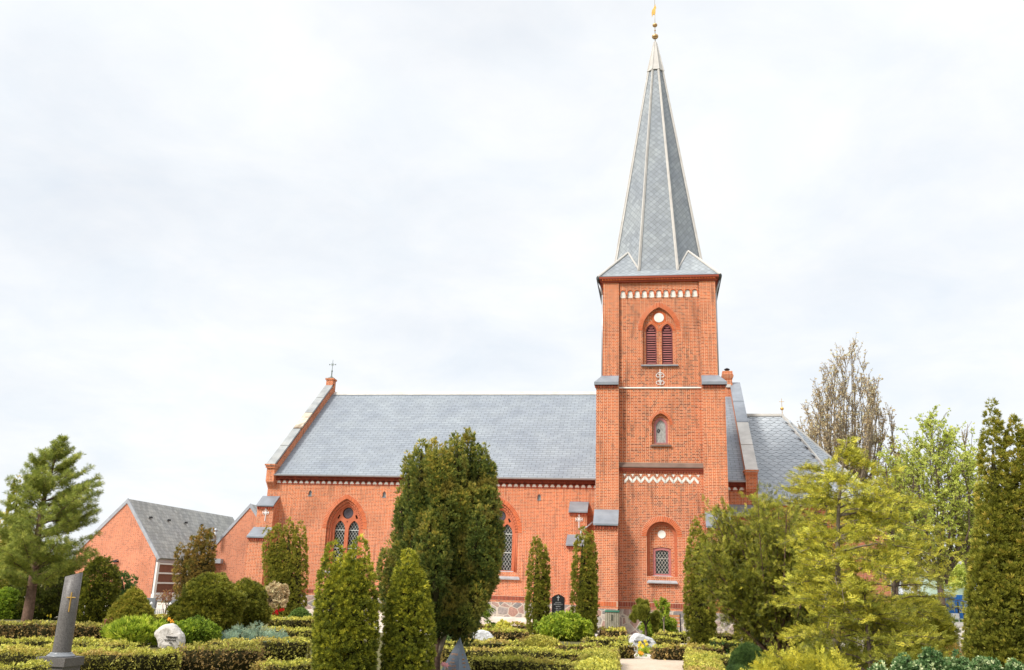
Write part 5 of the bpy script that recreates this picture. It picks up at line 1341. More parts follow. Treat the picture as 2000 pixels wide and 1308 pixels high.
# leaning yew: stems fan up and to the left
yY = 25.5
T = empty('yew_tree', (A(1530, 1262, yY)[0], yY, 0), 'dense dark yew whose stems lean left, in front of the tower corner', 'tree')
fbt = FB(50); fb = FB(51); yr = np.random.default_rng(52)
tips = [(1400, 1000), (1428, 1010), (1455, 1040), (1480, 978), (1505, 1000), (1530, 1010), (1560, 1040), (1590, 1090), (1400, 1075), (1388, 1130), (1392, 1040), (1420, 1160), (1450, 1120), (1500, 1080), (1540, 1120), (1580, 1150), (1470, 1180), (1560, 1200), (1600, 1180), (1440, 1070), (1375, 1085), (1520, 1060), (1490, 1150), (1610, 1120), (1470, 1010)]
P, D = [], []
for i, (px, py) in enumerate(tips * 4):
    px += yr.normal() * 10; py += yr.normal() * 10
    x, z = A(px, py, yY); tip = np.array([x - T.location.x, yr.normal() * .65, z]); foot = np.array([yr.normal() * .07, yr.normal() * .07, 0.0])
    mid = foot * .5 + tip * .5 + np.array([.10 * yr.normal(), .1 * yr.normal(), -.22]); n = 8
    pts = np.array([(1 - u) ** 2 * foot + 2 * u * (1 - u) * mid + u * u * tip for u in np.linspace(0, 1, n)])
    rr = np.linspace(.06 if i < 25 else .03, .006, n); fbt.segs(pts[:-1], pts[1:], rr[:-1], rr[1:], 0, 6)
    ax_ = nrm(tip - mid)
    for q in range(30):
        u = yr.uniform(.42, 1.0); p = (1 - u) ** 2 * foot + 2 * u * (1 - u) * mid + u * u * tip
        dd = nrm(ax_ * .6 + yr.normal(size=3) * .7); ln = yr.uniform(.22, .55); p1 = p + dd * ln
        fbt.segs([p], [p1], [.006], [.002], 0, 3)
        m_ = 15; P.append(p + (p1 - p) * yr.uniform(.1, 1.1, m_)[:, None] + yr.normal(size=(m_, 3)) * .035); D.append(np.tile(dd, (m_, 1)) + yr.normal(size=(m_, 3)) * .5 + [0, 0, .3])
P = np.concatenate(P); D = np.concatenate(D)
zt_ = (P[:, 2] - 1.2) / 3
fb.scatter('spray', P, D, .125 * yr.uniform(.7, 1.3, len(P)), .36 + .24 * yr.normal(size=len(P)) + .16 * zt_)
rel(fbt.build('stems', [BARKR]), T); rel(fb.build('crown', [LF['yew']]), T)

def branching(name, label, foot, tip, Y, seed, nstem, spread, up_bias, depth, leaf, kind, L, per_tip, bark, r0, clear=.2, group='deciduous trees', tint=(.5, .22), leafy=1.0, ratio=.74, kids=3, jit=.25, width=None):
    xf = A(foot[0], foot[1], Y)[0]; xt, zt = A(tip[0], tip[1], Y); H = zt
    T = empty(name, (xf, Y, 0), label, 'tree', group); rng = np.random.default_rng(seed)
    S0, S1, A0, A1 = [], [], [], []; P, D = [], []
    W_ = width
    def grow(p, d, ln, r, dep):
        n = 3
        for k in range(n):
            q = p + d * ln / n; S0.append(p); S1.append(q); r2 = r * (1 - .16); A0.append(r); A1.append(r2); p, r = q, r2
            d = nrm(d + rng.normal(size=3) * jit * .35 + np.array([0, 0, up_bias * .25]))
            if dep <= 2 and per_tip and rng.uniform() < leafy:
                m_ = per_tip; P.append(p + rng.normal(size=(m_, 3)) * ln * .22); D.append(np.tile(d, (m_, 1)) + rng.normal(size=(m_, 3)) * .8)
        if dep <= 0: return
        for c in range(kids + (1 if rng.uniform() < .4 else 0)):
            dd = nrm(d + rng.normal(size=3) * spread + np.array([0, 0, up_bias])); grow(p, dd, ln * ratio * rng.uniform(.75, 1.15), r * .62, dep - 1)
    base = np.array([0., 0., 0.]); top = np.array([(xt - xf) * clear, 0, H * clear])
    S0.append(base); S1.append(top); A0.append(r0); A1.append(r0 * .8)
    tot = sum(ratio ** i for i in range(depth + 1)); ln0 = H * (1 - clear) / tot * 1.02
    for k in range(nstem):
        az = 2 * math.pi * (k + rng.uniform(0, .6)) / nstem; o_ = spread * (.9 if nstem > 1 else .1)
        grow(top + np.array([0, 0, -H * .02 * k / nstem]), nrm(np.array([math.cos(az) * o_, math.sin(az) * o_, 1.0])), ln0 * rng.uniform(.85, 1.1), r0 * .55, depth)
    S0, S1 = np.array(S0), np.array(S1)
    if W_:      # keep the crown inside its measured width and height
        m = np.abs(S1[:, 0]).max(); sx = min(1.6, W_ / 2 / m); sz = H / S1[:, 2].max()
        for q in (S0, S1): q[:, 0] *= sx; q[:, 1] *= sx; q[:, 2] *= sz
    fbt = FB(seed); fbt.segs(S0, S1, A0, A1, 0, 5); rel(fbt.build('trunk', [bark]), T)
    if P:
        P = np.concatenate(P); D = np.concatenate(D)
        if W_: P[:, 0] *= sx; P[:, 1] *= sx; P[:, 2] *= sz
        fb = FB(seed + 1); fb.scatter(kind, P, D, L * rng.uniform(.6, 1.3, len(P)), tint[0] + tint[1] * rng.normal(size=len(P))); rel(fb.build('crown', [LF[leaf]]), T)
    return T
def fastigiate(name, label, foot, tip, Y, seed, wpx, z0px, nstem, prof, leaf, kind, L, buds, bark, r0, ntw=13, tw=1.0, group='deciduous trees', tint=(.5, .22), open_=.5, rmin=.011):
    """many steep stems filling a measured crown outline, each with upswept twigs and buds"""
    xf = A(foot[0], foot[1], Y)[0]; xt, H = A(tip[0], tip[1], Y); zc = A(z0px[0], z0px[1], Y)[1]; W = wpx / 2 * Y / 1900
    T = empty(name, (xf, Y, 0), label, 'tree', group); rng = np.random.default_rng(seed); S0, S1, A0, A1, P, D = [], [], [], [], [], []
    pt = [p[0] for p in prof]; pv = [p[1] for p in prof]
    dx_ = xt - xf
    ts = np.linspace(0, 1, 7)
    for a, b in zip(ts[:-1], ts[1:]):
        S0.append((dx_ * .2 * a, 0, zc * a * 1.02)); S1.append((dx_ * .2 * b, 0, zc * b * 1.02)); A0.append(r0 * (1 - .35 * a)); A1.append(r0 * (1 - .35 * b))
    for k in range(nstem):
        az = 2.4 * k + rng.uniform(-.3, .3); f = math.sqrt((k + .5) / nstem); tmax = rng.uniform(.62, .98) * (1 - .28 * f ** 3) if k else 1.0
        n = 14; us = np.linspace(0, 1, n); path = []
        wx, wy = rng.normal() * .12, rng.normal() * .12
        for u in us:
            t = u * tmax; r = f * W * np.interp(t, pt, pv) * min(1, (u / .35) ** .8) * .96
            path.append(np.array([dx_ * (.2 + .8 * t) + r * math.cos(az) + wx * math.sin(5 * u + k), r * math.sin(az) + wy * math.sin(6 * u + k), zc * (.80 + .2 * rng.uniform()) * (1 - u) * (u < .01) + (zc * .92 if u >= .01 else 0) + (H - zc * .92) * t * (u >= .01)]))
        rr = np.maximum(r0 * .42 * (1 - .5 * f) * (1 - us) ** .8, rmin)
        for a in range(n - 1): S0.append(path[a]); S1.append(path[a + 1]); A0.append(rr[a]); A1.append(rr[a + 1])
        for q in range(ntw):
            u = rng.uniform(.12, 1.0); p = np.array([np.interp(u, us, [x[i] for x in path]) for i in range(3)])
            o = np.array([math.cos(az + rng.normal() * 1.2), math.sin(az + rng.normal() * 1.2), 0]); d = nrm(o * rng.uniform(.25, open_ + .25) + [0, 0, 1.]); ln = tw * rng.uniform(.5, 1.3)
            q1 = p + d * ln * .55; d2 = nrm(d + [0, 0, .35]); q2 = q1 + d2 * ln * .45
            S0 += [p, q1]; S1 += [q1, q2]; A0 += [rmin * 1.5, rmin * 1.1]; A1 += [rmin * 1.1, rmin * .7]
            for w_ in range(5):
                v = rng.uniform(.1, 1); pp = p + (q2 - p) * v; d3 = nrm(d + rng.normal(size=3) * .45 + [0, 0, .3]); l3 = ln * rng.uniform(.2, .5); pe = pp + d3 * l3
                S0.append(pp); S1.append(pe); A0.append(rmin * .9); A1.append(rmin * .5)
                m_ = buds
                if m_: P.append(pp + (pe - pp) * rng.uniform(.2, 1.1, m_)[:, None] + rng.normal(size=(m_, 3)) * L * .3); D.append(np.tile(d3, (m_, 1)) + rng.normal(size=(m_, 3)) * .5)
    fbt = FB(seed); fbt.segs(S0, S1, A0, A1, 0, 4); rel(fbt.build('trunk', [bark]), T)
    P = np.concatenate(P); D = np.concatenate(D); fb = FB(seed + 1); fb.scatter(kind, P, D, L * rng.uniform(.6, 1.3, len(P)), tint[0] + tint[1] * rng.normal(size=len(P))); rel(fb.build('crown', [LF[leaf]]), T)
    return T
OV = [(0, .35), (.15, .72), (.4, 1), (.62, .98), (.82, .72), (.94, .42), (1, .1)]
NR = [(0, .3), (.2, .6), (.5, 1), (.8, .7), (1, .1)]
RD = [(0, .6), (.2, .95), (.5, 1), (.75, .75), (.92, .4), (1, .1)]
fastigiate('hornbeam_tree', 'tall bare hornbeam with upswept branches just budding, behind the choir roof', (1665, 1185), (1660, 663), 75, 61, 176, (1660, 985), 36, OV, 'bare', 'small', .13, 2, BARKP, .42, ntw=26, tw=1.2, rmin=.016)
fastigiate('hornbeam_tree', 'smaller bare budding tree left of the tall hornbeam above the choir roof', (1592, 1185), (1580, 800), 72, 63, 60, (1590, 980), 10, OV, 'bare', 'small', .12, 2, BARKP, .2, ntw=18, tw=.9)
fastigiate('beech_tree', 'beech in fresh bright yellow-green leaf on a dark trunk, right of the hemlocks', (1842, 1205), (1808, 812), 66, 67, 190, (1835, 1120), 24, RD, 'beech', 'leaf', .17, 4, BARK, .36, ntw=22, tw=1.7, open_=2.2, rmin=.014)
fastigiate('poplar_tree', 'thin grey poplar with sparse upright twigs near the right edge', (1898, 1205), (1878, 838), 68, 69, 46, (1895, 1150), 7, NR, 'bare', 'small', .11, 1, BARKP, .3, ntw=26, tw=1.1, open_=.2, rmin=.02)
fastigiate('poplar_tree', 'second thin grey tree of upright twigs behind the tall right thuja', (1925, 1205), (1930, 900), 70, 71, 50, (1925, 1130), 7, NR, 'bud', 'small', .12, 2, BARKP, .2, ntw=22, tw=1.1)
fastigiate('beech_tree', 'young leafing tree between the hornbeam and the beech', (1752, 1205), (1748, 880), 74, 73, 120, (1750, 1130), 14, RD, 'bud', 'leaf', .2, 3, BARK, .24, ntw=18, tw=1.2, open_=1.2)
branching('garden_tree', 'small round headed bare shrub tree on a short stem left of centre', (529, 1205), (529, 1136), 38, 75, 7, .9, .0, 4, 'bare', 'small', .085, 4, BARKP, .07, .30, ratio=.66, kids=3, jit=.5, width=1.75, group='small garden trees')
branching('garden_tree', 'small dark cloud pruned pine in front of the bench', (1262, 1232), (1260, 1172), 31, 77, 5, .8, .05, 3, 'yew', 'needle', .09, 16, BARK, .05, .40, ratio=.62, kids=3, jit=.5, width=.98, group='small garden trees', tint=(.42, .2))
branching('garden_tree', 'thin pale green sapling rising beside the bench', (1297, 1228), (1296, 1168), 33, 79, 4, .5, .1, 3, 'bright', 'leaf', .06, 3, BARKP, .03, .45, ratio=.7, kids=2, jit=.4, width=.6, group='small garden trees')
branching('garden_tree', 'spindly red leaved rose tree in front of the white picket fence', (322, 1203), (320, 1150), 30, 81, 4, .5, .15, 3, 'red', 'leaf', .05, 1, BARKR, .03, .25, ratio=.7, kids=2, jit=.4, width=.85, group='small garden trees')
# weeping conifer sapling tied to two stakes
sx_, sY = A(919, 1262, 25.5)[0], 25.5
T = empty('garden_tree', (sx_, sY, 0), 'young weeping conifer with drooping green fronds tied to two stakes', 'tree', 'small garden trees')
trunk_mesh([(0, 0, 0), (.0, 0, .5), (.03, 0, 1.0), (.03, 0, 1.35)], [.02, .018, .014, .006], BARK, T)
fb = FB(90); wr = np.random.default_rng(91); P, D = [], []
for k in range(60):
    az = wr.uniform(0, 6.28); r = wr.uniform(.1, .52); z = 1.42 - r * r * 1.5 - wr.uniform(0, .35)
    P.append([.03 + r * math.cos(az), r * math.sin(az), z]); D.append([math.cos(az) * .7, math.sin(az) * .7, -.5])
for k in range(6): fb.scatter('strap', np.array(P) + wr.normal(size=(60, 3)) * .04, np.array(D) + wr.normal(size=(60, 3)) * .2, .20, .35 + .2 * wr.normal(size=60))
rel(fb.build('crown', [LF['bright']]), T)
T = empty('tree_stake', (sx_, sY - .3, 0), 'pair of wooden tree stakes joined by a black rubber tie', 'stake')
for s, (p0, p1) in enumerate((((-.12, 0, 0), (-.06, 0, .66)), ((.17, 0, 0), (.15, 0, .66)))):
    mb = MB(); mb.tube(p0, p1, .022, .02, 8); mb.build('stake', BARKP, T)
mb = MB(); mb.box(-.10, .19, -.03, .03, .60, .67); mb.build('tie', IRON, T)
# ------------------------------------------------------------------ gravestones and furniture
def granite(name, a, b, scale=60, rough=.5, spec=.4):
    m = NT(name); p = m.obj(); n = m.noise(p, scale, 3, .8); n2 = m.noise(p, 3, 5, .6)
    c = m.ramp(n, [(.35, a), (.65, b)]); c = m.mix(1.0, c, m.ramp(n2, [(.3, (.82,) * 3), (.7, (1.15,) * 3)]), 'MULTIPLY')
    m.bsdf(c, rough, spec, 0, m.bump(n, .003, .3)); return m.m
GR_GREY = granite('speckled_granite', (.065, .058, .055), (.19, .175, .165))
GR_BLACK = granite('black_granite', (.012, .013, .014), (.03, .03, .033), 80, .25, .5)
GR_SLATE = granite('slate_blue_stone', (.12, .15, .19), (.16, .19, .235), 30, .5)
GR_PALE = granite('pale_boulder', (.46, .42, .38), (.66, .62, .58), 22, .9, .2)
GR_PALE2 = granite('grey_boulder', (.42, .42, .43), (.62, .62, .63), 25, .85, .2)
GR_RED = granite('red_granite', (.16, .04, .028), (.30, .085, .06), 60, .45)
GR_MID = granite('grey_headstone', (.13, .14, .155), (.2, .21, .225), 50, .6)
INK = plain('dark_lettering', (.07, .065, .06), .8); SILVER = plain('silver_lettering', (.5, .5, .5), .5, .4, .3); COPPER = plain('copper_lettering', (.48, .25, .12), .5, .4, .4)

# broken column monument
cY = 13.6; cx_, _ = A(119, 1280, cY)
T = empty('broken_column', (cx_, cY, 0), 'speckled grey granite column cut off slanting, with a gold cross, on a square pedestal', 'monument')
zt = A(132, 1116, cY)[1]; z_ring = A(120, 1272, cY)[1]; z_ped = A(118, 1281, cY)[1]
n = 32; vs = []; fs = []
def cpt(k, z, r): t = 2 * math.pi * k / n; return (r * math.cos(t), r * math.sin(t), z)
mb = MB(); H_ = zt
rows = [(z_ring, .137), ((z_ring + zt) / 2, .131)]
vs = [cpt(k, z, r) for z, r in rows for k in range(n)]
vs += [(.126 * math.cos(2 * math.pi * k / n), .126 * math.sin(2 * math.pi * k / n), zt - .035 + .035 * math.cos(2 * math.pi * k / n) + .02 * math.sin(2 * math.pi * k / n)) for k in range(n)]
fs = [(i * n + k, i * n + (k + 1) % n, (i + 1) * n + (k + 1) % n, (i + 1) * n + k) for i in range(2) for k in range(n)]
mb._add(vs, fs, True); b0 = len(mb.v) - n; mb.f.append(tuple(b0 + k for k in range(n))); mb.mi.append(0); mb.sm.append(False)
mb.build('shaft', GR_GREY, T)
mb = MB(); hb = z_ring - z_ped
mb.lathe([(.205, 0), (.21, hb * .2), (.20, hb * .38), (.185, hb * .45), (.182, hb * .6), (.165, hb * .65), (.165, hb * .85), (.14, hb * 1.0)], (0, 0, z_ped), 32); mb.build('base_moulding', granite('polished_ring', (.16, .17, .185), (.26, .27, .285), 60, .25), T)
mb = MB(); mb.box(-.25, .25, -.25, .25, z_ped - .13, z_ped); mb.box(-.22, .22, -.22, .22, 0, z_ped - .13); mb.build('pedestal', GR_GREY, T)
xc, zc = A(151, 1170, cY - .1); th = math.radians(-52); cdx, cdy = math.cos(th), math.sin(th)
mb = MB(); R_ = .139; tx, ty = -cdy, cdx; tan = Vector((tx, ty, 0)); nn_ = Vector((cdx, cdy, 0)); c0 = nn_ * R_
def bar(a, b, r): mb.tube(tuple(a), tuple(b), r, r, 6)
bar(c0 + Vector((0, 0, zc - .19)), c0 + Vector((0, 0, zc + .11)), .011); bar(c0 * 1.0 + Vector((0, 0, zc + .03)) - tan * .065, c0 + Vector((0, 0, zc + .03)) + tan * .065, .010)
mb.build('gold_cross', GOLD, T)

def boulder(name, label, outline, px, py, Y, s, depth, mat, seed, text=None, tcol=None):
    """a boulder with the photographed outline, rounded in depth"""
    X = A(px, py, Y)[0]; T = empty(name, (X, Y, 0), label, 'headstone', 'natural boulder headstones')
    rng = np.random.default_rng(seed); bm = bmesh.new(); n = len(outline); rings_ = []
    cx0 = sum(p[0] for p in outline) / n; cz0 = sum(p[1] for p in outline) / n
    for t in np.linspace(-1, 1, 9):
        k = math.sqrt(max(.0, 1 - abs(t) ** 2.6)) * .32 + .68 if abs(t) < 1 else .62
        rings_.append([bm.verts.new(((cx0 + (x - cx0) * k) * s + rng.normal() * .004, t * depth / 2 + rng.normal() * .003, max(0, (cz0 + (z - cz0) * k) * s) + rng.normal() * .003)) for x, z in outline])
    for a, b in zip(rings_[:-1], rings_[1:]):
        for i in range(n): bm.faces.new((a[i], a[(i + 1) % n], b[(i + 1) % n], b[i]))
    bm.faces.new(rings_[0][::-1]); bm.faces.new(rings_[-1]); bmesh.ops.recalc_face_normals(bm, faces=bm.faces)
    me = bpy.data.meshes.new('stone'); bm.to_mesh(me); bm.free()
    for p in me.polygons: p.use_smooth = False
    face_uv(me); st_ = link('stone', me, mat, T)
    sb = st_.modifiers.new('s', 'SUBSURF'); sb.levels = 2; sb.render_levels = 2; sb.subdivision_type = 'SIMPLE'
    tx = bpy.data.textures.new('stone_noise', 'CLOUDS'); tx.noise_scale = .16
    dm = st_.modifiers.new('d', 'DISPLACE'); dm.texture = tx; dm.strength = .045; dm.mid_level = .5; dm.texture_coords = 'LOCAL'
    for (txt, x, z, sz) in (text or []): text_mesh('inscription', txt, sz, (x, -depth / 2 - .024, z), tcol, T, .016)
    return T
def smooth_outline(p, k=3):
    p = np.array(p, float)
    for _ in range(k):
        q = np.roll(p, -1, 0); p = np.stack([p * .75 + q * .25, p * .25 + q * .75], 1).reshape(-1, 2)
    return [tuple(v) for v in p]
bY = 20.8
boulder('boulder_headstone', 'rounded cream boulder headstone with dark lettering among lime green plants on the left', smooth_outline([(-.22, -.02), (-.24, .18), (-.38, .30), (-.36, .42), (-.22, .53), (-.02, .60), (.12, .57), (.22, .46), (.37, .34), (.40, .16), (.36, -.02)], 1), 327, 1275, bY, .98, .34, GR_PALE, 3,
        [('STINE AAGE', .17, .27, .055), ('F. 1.6.1911 D. 4.12.1987', .13, .21, .03), ('TAK', .15, .14, .035)], INK)
boulder('boulder_headstone', 'pale grey engraved boulder headstone with daffodils before it, at the end of the path', smooth_outline([(-.38, 0), (-.40, .22), (-.34, .40), (-.22, .50), (-.02, .48), (.12, .42), (.26, .38), (.38, .24), (.38, 0)], 2), 1256, 1276, 27.2, 1.06, .22, GR_PALE2, 4,
        [('INGER OG VAGN', -.02, .30, .06), ('HANSEN', .06, .22, .05), ('TAK FOR ALT', .12, .13, .045)], INK)
boulder('boulder_headstone', 'low white boulder with dark hollows between the centre hedges', smooth_outline([(-.25, 0), (-.26, .12), (-.16, .22), (0, .24), (.16, .18), (.25, .06), (.25, 0)], 2), 943, 1252, 28.6, 1.6, .22, GR_PALE2, 5)
boulder('boulder_headstone', 'small pale stone at the bottom edge below the lumpy brown hedge', smooth_outline([(-.2, 0), (-.2, .14), (0, .22), (.18, .14), (.2, 0)], 2), 514, 1310, 15.2, .8, .2, GR_PALE2, 6)

# black headstone
hx, hY = A(1090, 1205, 34.6)[0], 34.6
T = empty('headstone', (hx, hY, 0), 'black polished headstone with a cross, between the two slim thujas', 'headstone')
hz = A(1090, 1159, hY)[1]; mb = MB(); o_ = [(-.185, .1), (.185, .1), (.18, hz - .085), (.0, hz), (-.18, hz - .085)]
o_ = [(-.24, .1), (.24, .1), (.235, hz - .12), (.13, hz - .05), (0, hz), (-.13, hz - .05), (-.235, hz - .12)]
mb.prism(o_, -.07, .07); mb.build('slab', GR_BLACK, T)
mb = MB(); mb.box(-.27, .27, -.14, .14, 0, .10); mb.build('plinth', GR_GREY, T)
mb = MB(); mb.box(-.012, .012, -.076, -.071, hz - .24, hz - .06); mb.box(-.05, .05, -.078, -.0765, hz - .13, hz - .105); mb.build('cross', SILVER, T)
for t_, dz, sz in (('HVILESTED', .32, .045), ('JENS MADSEN', .385, .052), ('FAMILIE', .46, .052), ('* 1884 + 1951', .53, .04), ('KÆRE MOR', .59, .036), ('ELSE MARIE', .66, .048)):
    text_mesh('inscription', t_, sz, (0, -.074, hz - dz), SILVER, T, .002)

# slate pyramid stone
pY = 16.6; px_ = A(886, 1308, pY)[0]; zt = A(894, 1243, pY)[1]
T = empty('pyramid_headstone', (px_, pY, 0), 'blue-grey pyramid shaped gravestone with copper lettering, at the bottom centre', 'headstone', rz=0)
ap_ = Vector((.065, .12, zt)); b = [Vector((-.33, -.10, 0)), Vector((.14, -.22, 0)), Vector((.34, .30, 0)), Vector((-.16, .34, 0))]
mb = MB(); mb.poly([b[0], b[1], ap_]); mb.poly([b[1], b[2], ap_]); mb.poly([b[2], b[3], ap_]); mb.poly([b[3], b[0], ap_]); mb.poly([b[3], b[2], b[1], b[0]]); mb.build('stone', GR_SLATE, T)
def face_text(txts, b0, b1, apx):
    e = (b1 - b0).normalized(); m0 = (b0 + b1) / 2; upv = (apx - m0); upv = (upv - e * upv.dot(e)).normalized(); nn = e.cross(upv)
    for t_, u, sz, off in txts:
        cu = bpy.data.curves.new('t', 'FONT'); cu.body = t_; cu.size = sz; cu.extrude = .0015; cu.align_x = 'CENTER'; ob = bpy.data.objects.new('t', cu); me = bpy.data.meshes.new_from_object(ob)
        bpy.data.objects.remove(ob); bpy.data.curves.remove(cu); me.materials.clear()
        # centre of the triangle at this height
        v = b0 + (apx - b0) * u; w_ = b1 + (apx - b1) * u; c = (v + w_) / 2 + nn * .003 + e * off
        me.transform(Matrix(((e.x, upv.x, nn.x, c.x), (e.y, upv.y, nn.y, c.y), (e.z, upv.z, nn.z, c.z), (0, 0, 0, 1)))); link('inscription', me, COPPER, T)
face_text([('PETER', .60, .05, .0), ('OG', .50, .036, 0), ('KAJA', .43, .045, 0), ('MØLLER', .355, .055, 0), ('1921   1998', .285, .05, 0)], b[0], b[1], ap_)
face_text([('LIS', .60, .035, 0), ('JØRN', .5, .035, 0), ('LUND', .42, .04, 0), ('1930', .34, .04, 0)], b[1], b[2], ap_)

# red granite headstone, grey headstones behind the picket fence
rx, rY = A(208, 1250, 25.0)[0], 25.0; rz_ = A(210, 1206, rY)[1]
mb = MB(); mb.hexa([(-.10, -.10, 0), (.16, -.06, 0), (.16, .14, 0), (-.10, .10, 0)], [(-.10, -.10, rz_ - .03), (.16, -.06, rz_ + .03), (.16, .14, rz_ + .03), (-.10, .10, rz_ - .03)])
o = mb.build('headstone', GR_RED); o.location = (rx, rY, 0); tag(o, 'red granite headstone seen edge-on beside the browning cone conifer', 'headstone')
bv = o.modifiers.new('b', 'BEVEL'); bv.width = .012; bv.segments = 2
for (pxa, pxb, pyt, Y, lab) in ((282, 306, 1166, 33, 'left grey slab headstone behind the white picket fence'), (331, 372, 1170, 33, 'right grey slab headstone with a cut corner behind the white picket fence')):
    xa, zt = A(pxa, pyt, Y); xb = A(pxb, pyt, Y)[0]; w_ = xb - xa; mb = MB(); mb.prism([(0, 0), (w_, 0), (w_, zt), (.10, zt), (0, zt - .12)], -.08, .08); o = mb.build('headstone', GR_MID); o.location = (xa, Y, 0); tag(o, lab, 'headstone', 'grey slab headstones')

# white cast iron picket fence
fy = 30.6; fx0 = A(283, 1195, fy)[0]; fx1 = A(352, 1195, fy)[0]
T = empty('picket_fence', (fx0, fy, 0), 'low white cast iron fence with ball topped posts in front of the grey headstones', 'fence')
W_ = fx1 - fx0; mb = MB()
for z in (.12, .30, .42): mb.box(0, W_, -.012, .012, z - .015, z + .015)
mb.build('rails', WHITEP, T)
mb = MB(); x = .03
while x < W_: mb.box(x - .012, x + .012, -.018, .018, 0, .50); mb.lathe([(.004, 0), (.024, .02), (.004, .06)], (x, 0, .5), 8); x += .075
mb.build('pickets', WHITEP, T)
for px in (294, 331):
    x = A(px, 1190, fy)[0] - fx0; mb = MB(); mb.box(x - .035, x + .035, -.035, .035, 0, .56); mb.lathe([(.05, 0), (.02, .04), (.03, .07), (.052, .11), (.05, .15), (.01, .20)], (x, 0, .56), 12); mb.build('post', WHITEP, T)

# slatted bin with a green lid
bx, bY_ = A(1196, 1230, 35.6)[0], 35.6; bz = A(1196, 1190.5, bY_)[1]
T = empty('waste_bin', (bx, bY_, 0), 'pale slatted wooden waste bin with a green lid against the tower', 'waste bin')
mb = MB(); k = 7; w_ = .25
for i in range(k):
    x = -w_ + 2 * w_ * (i + .5) / k; mb.box(x - .026, x + .026, -.27, -.25, .06, bz - .07); mb.box(x - .026, x + .026, .25, .27, .06, bz - .07); mb.box(-.27, -.25, x - .026, x + .026, .06, bz - .07); mb.box(.25, .27, x - .026, x + .026, .06, bz - .07)
mb.build('slats', plain('weathered_slats', (.46, .42, .32), .8, .2, var=.2, scale=10), T)
mb = MB(); mb.box(-.245, .245, -.245, .245, .04, bz - .1); mb.build('liner', plain('bin_liner', (.05, .055, .05), .6), T)
mb = MB(); mb.box(-.045, .045, -.29, -.272, bz - .36, bz - .16); mb.build('label_plate', plain('dark_plate', (.12, .12, .09), .6), T)
mb = MB(); mb.hexa([(-.29, -.30, bz - .07), (.29, -.30, bz - .07), (.29, .30, bz - .07), (-.29, .30, bz - .07)], [(-.27, -.27, bz), (.27, -.27, bz), (.27, .27, bz), (-.27, .27, bz)])
o = mb.build('lid', plain('green_plastic', (.012, .13, .075), .4, .5), T); bv = o.modifiers.new('b', 'BEVEL'); bv.width = .02; bv.segments = 3

# bench
bY2 = 36.6; xa = A(1268, 1225, bY2)[0]; xb = A(1328, 1225, bY2)[0]
T = empty('park_bench', ((xa + xb) / 2, bY2, 0), 'slatted wooden bench with black iron sides against the tower wall', 'bench')
hw = (xb - xa) / 2; WOOD = plain('bench_wood', (.42, .19, .085), .6, .3, var=.25, scale=9)
mb = MB()
for i, z in enumerate((.56, .68, .80)): mb.box(-hw, hw, .22 + .03 * i, .25 + .03 * i, z - .045, z + .045)
mb.build('backrest', WOOD, T)
mb = MB()
for y in (-.22, -.1, .02, .14): mb.box(-hw, hw, y - .05, y + .05, .42, .45)
mb.build('seat', WOOD, T)
for s in (-1, 1):
    mb = MB(); x = s * (hw + .02); mb.path([(x, -.25, 0), (x, -.23, .60), (x, .2, .62)], .022, 6); mb.path([(x, .30, 0), (x, .20, .42), (x, .32, .88)], .024, 6); mb.tube((x, -.24, .40), (x, .2, .40), .02, .02, 6); mb.build('side_frame', IRON, T)

# garden lantern on a short post
lx, ly = A(517, 1215, 30.0)[0], 30.0; lz = A(517, 1203, ly)[1]
T = empty('garden_lantern', (lx, ly, 0), 'small grey grave lantern standing above the hedges near the juniper mat', 'lantern')
mb = MB(); mb.lathe([(.05, 0), (.02, .03), (.02, lz - .20)], (0, 0, 0), 10); mb.build('stem', ZINC, T)
mb = MB(); mb.lathe([(.05, lz - .20), (.075, lz - .06), (.07, lz - .055)], (0, 0, 0), 12); mb.build('glass_body', plain('lantern_glass', (.42, .46, .48), .3, .5), T)
mb = MB(); mb.lathe([(.11, lz - .055), (.10, lz - .03), (.03, lz)], (0, 0, 0), 12); mb.build('cap', WHITEP, T)

# standpipe / tool rack at the church corner
wx, wy = A(621, 1195, 42.3)[0], 42.3
T = empty('water_tap_post', (wx, wy, 0), 'black iron hand pump by the stone plinth of the church', 'water pump')
mb = MB(); mb.lathe([(.17, 0), (.17, .03), (.05, .05), (.045, .85), (.08, .87), (.08, .93), (.02, 1.0)], (0, 0, 0), 12); mb.build('body', IRON, T)
mb = MB(); mb.path([(0, 0, .7), (.0, -.22, .70), (0, -.24, .62)], .03, 8); mb.build('spout', IRON, T)
mb = MB(); mb.path([(0, 0, .95), (.14, 0, 1.08), (.26, 0, .95)], .018, 6); mb.build('handle', IRON, T)

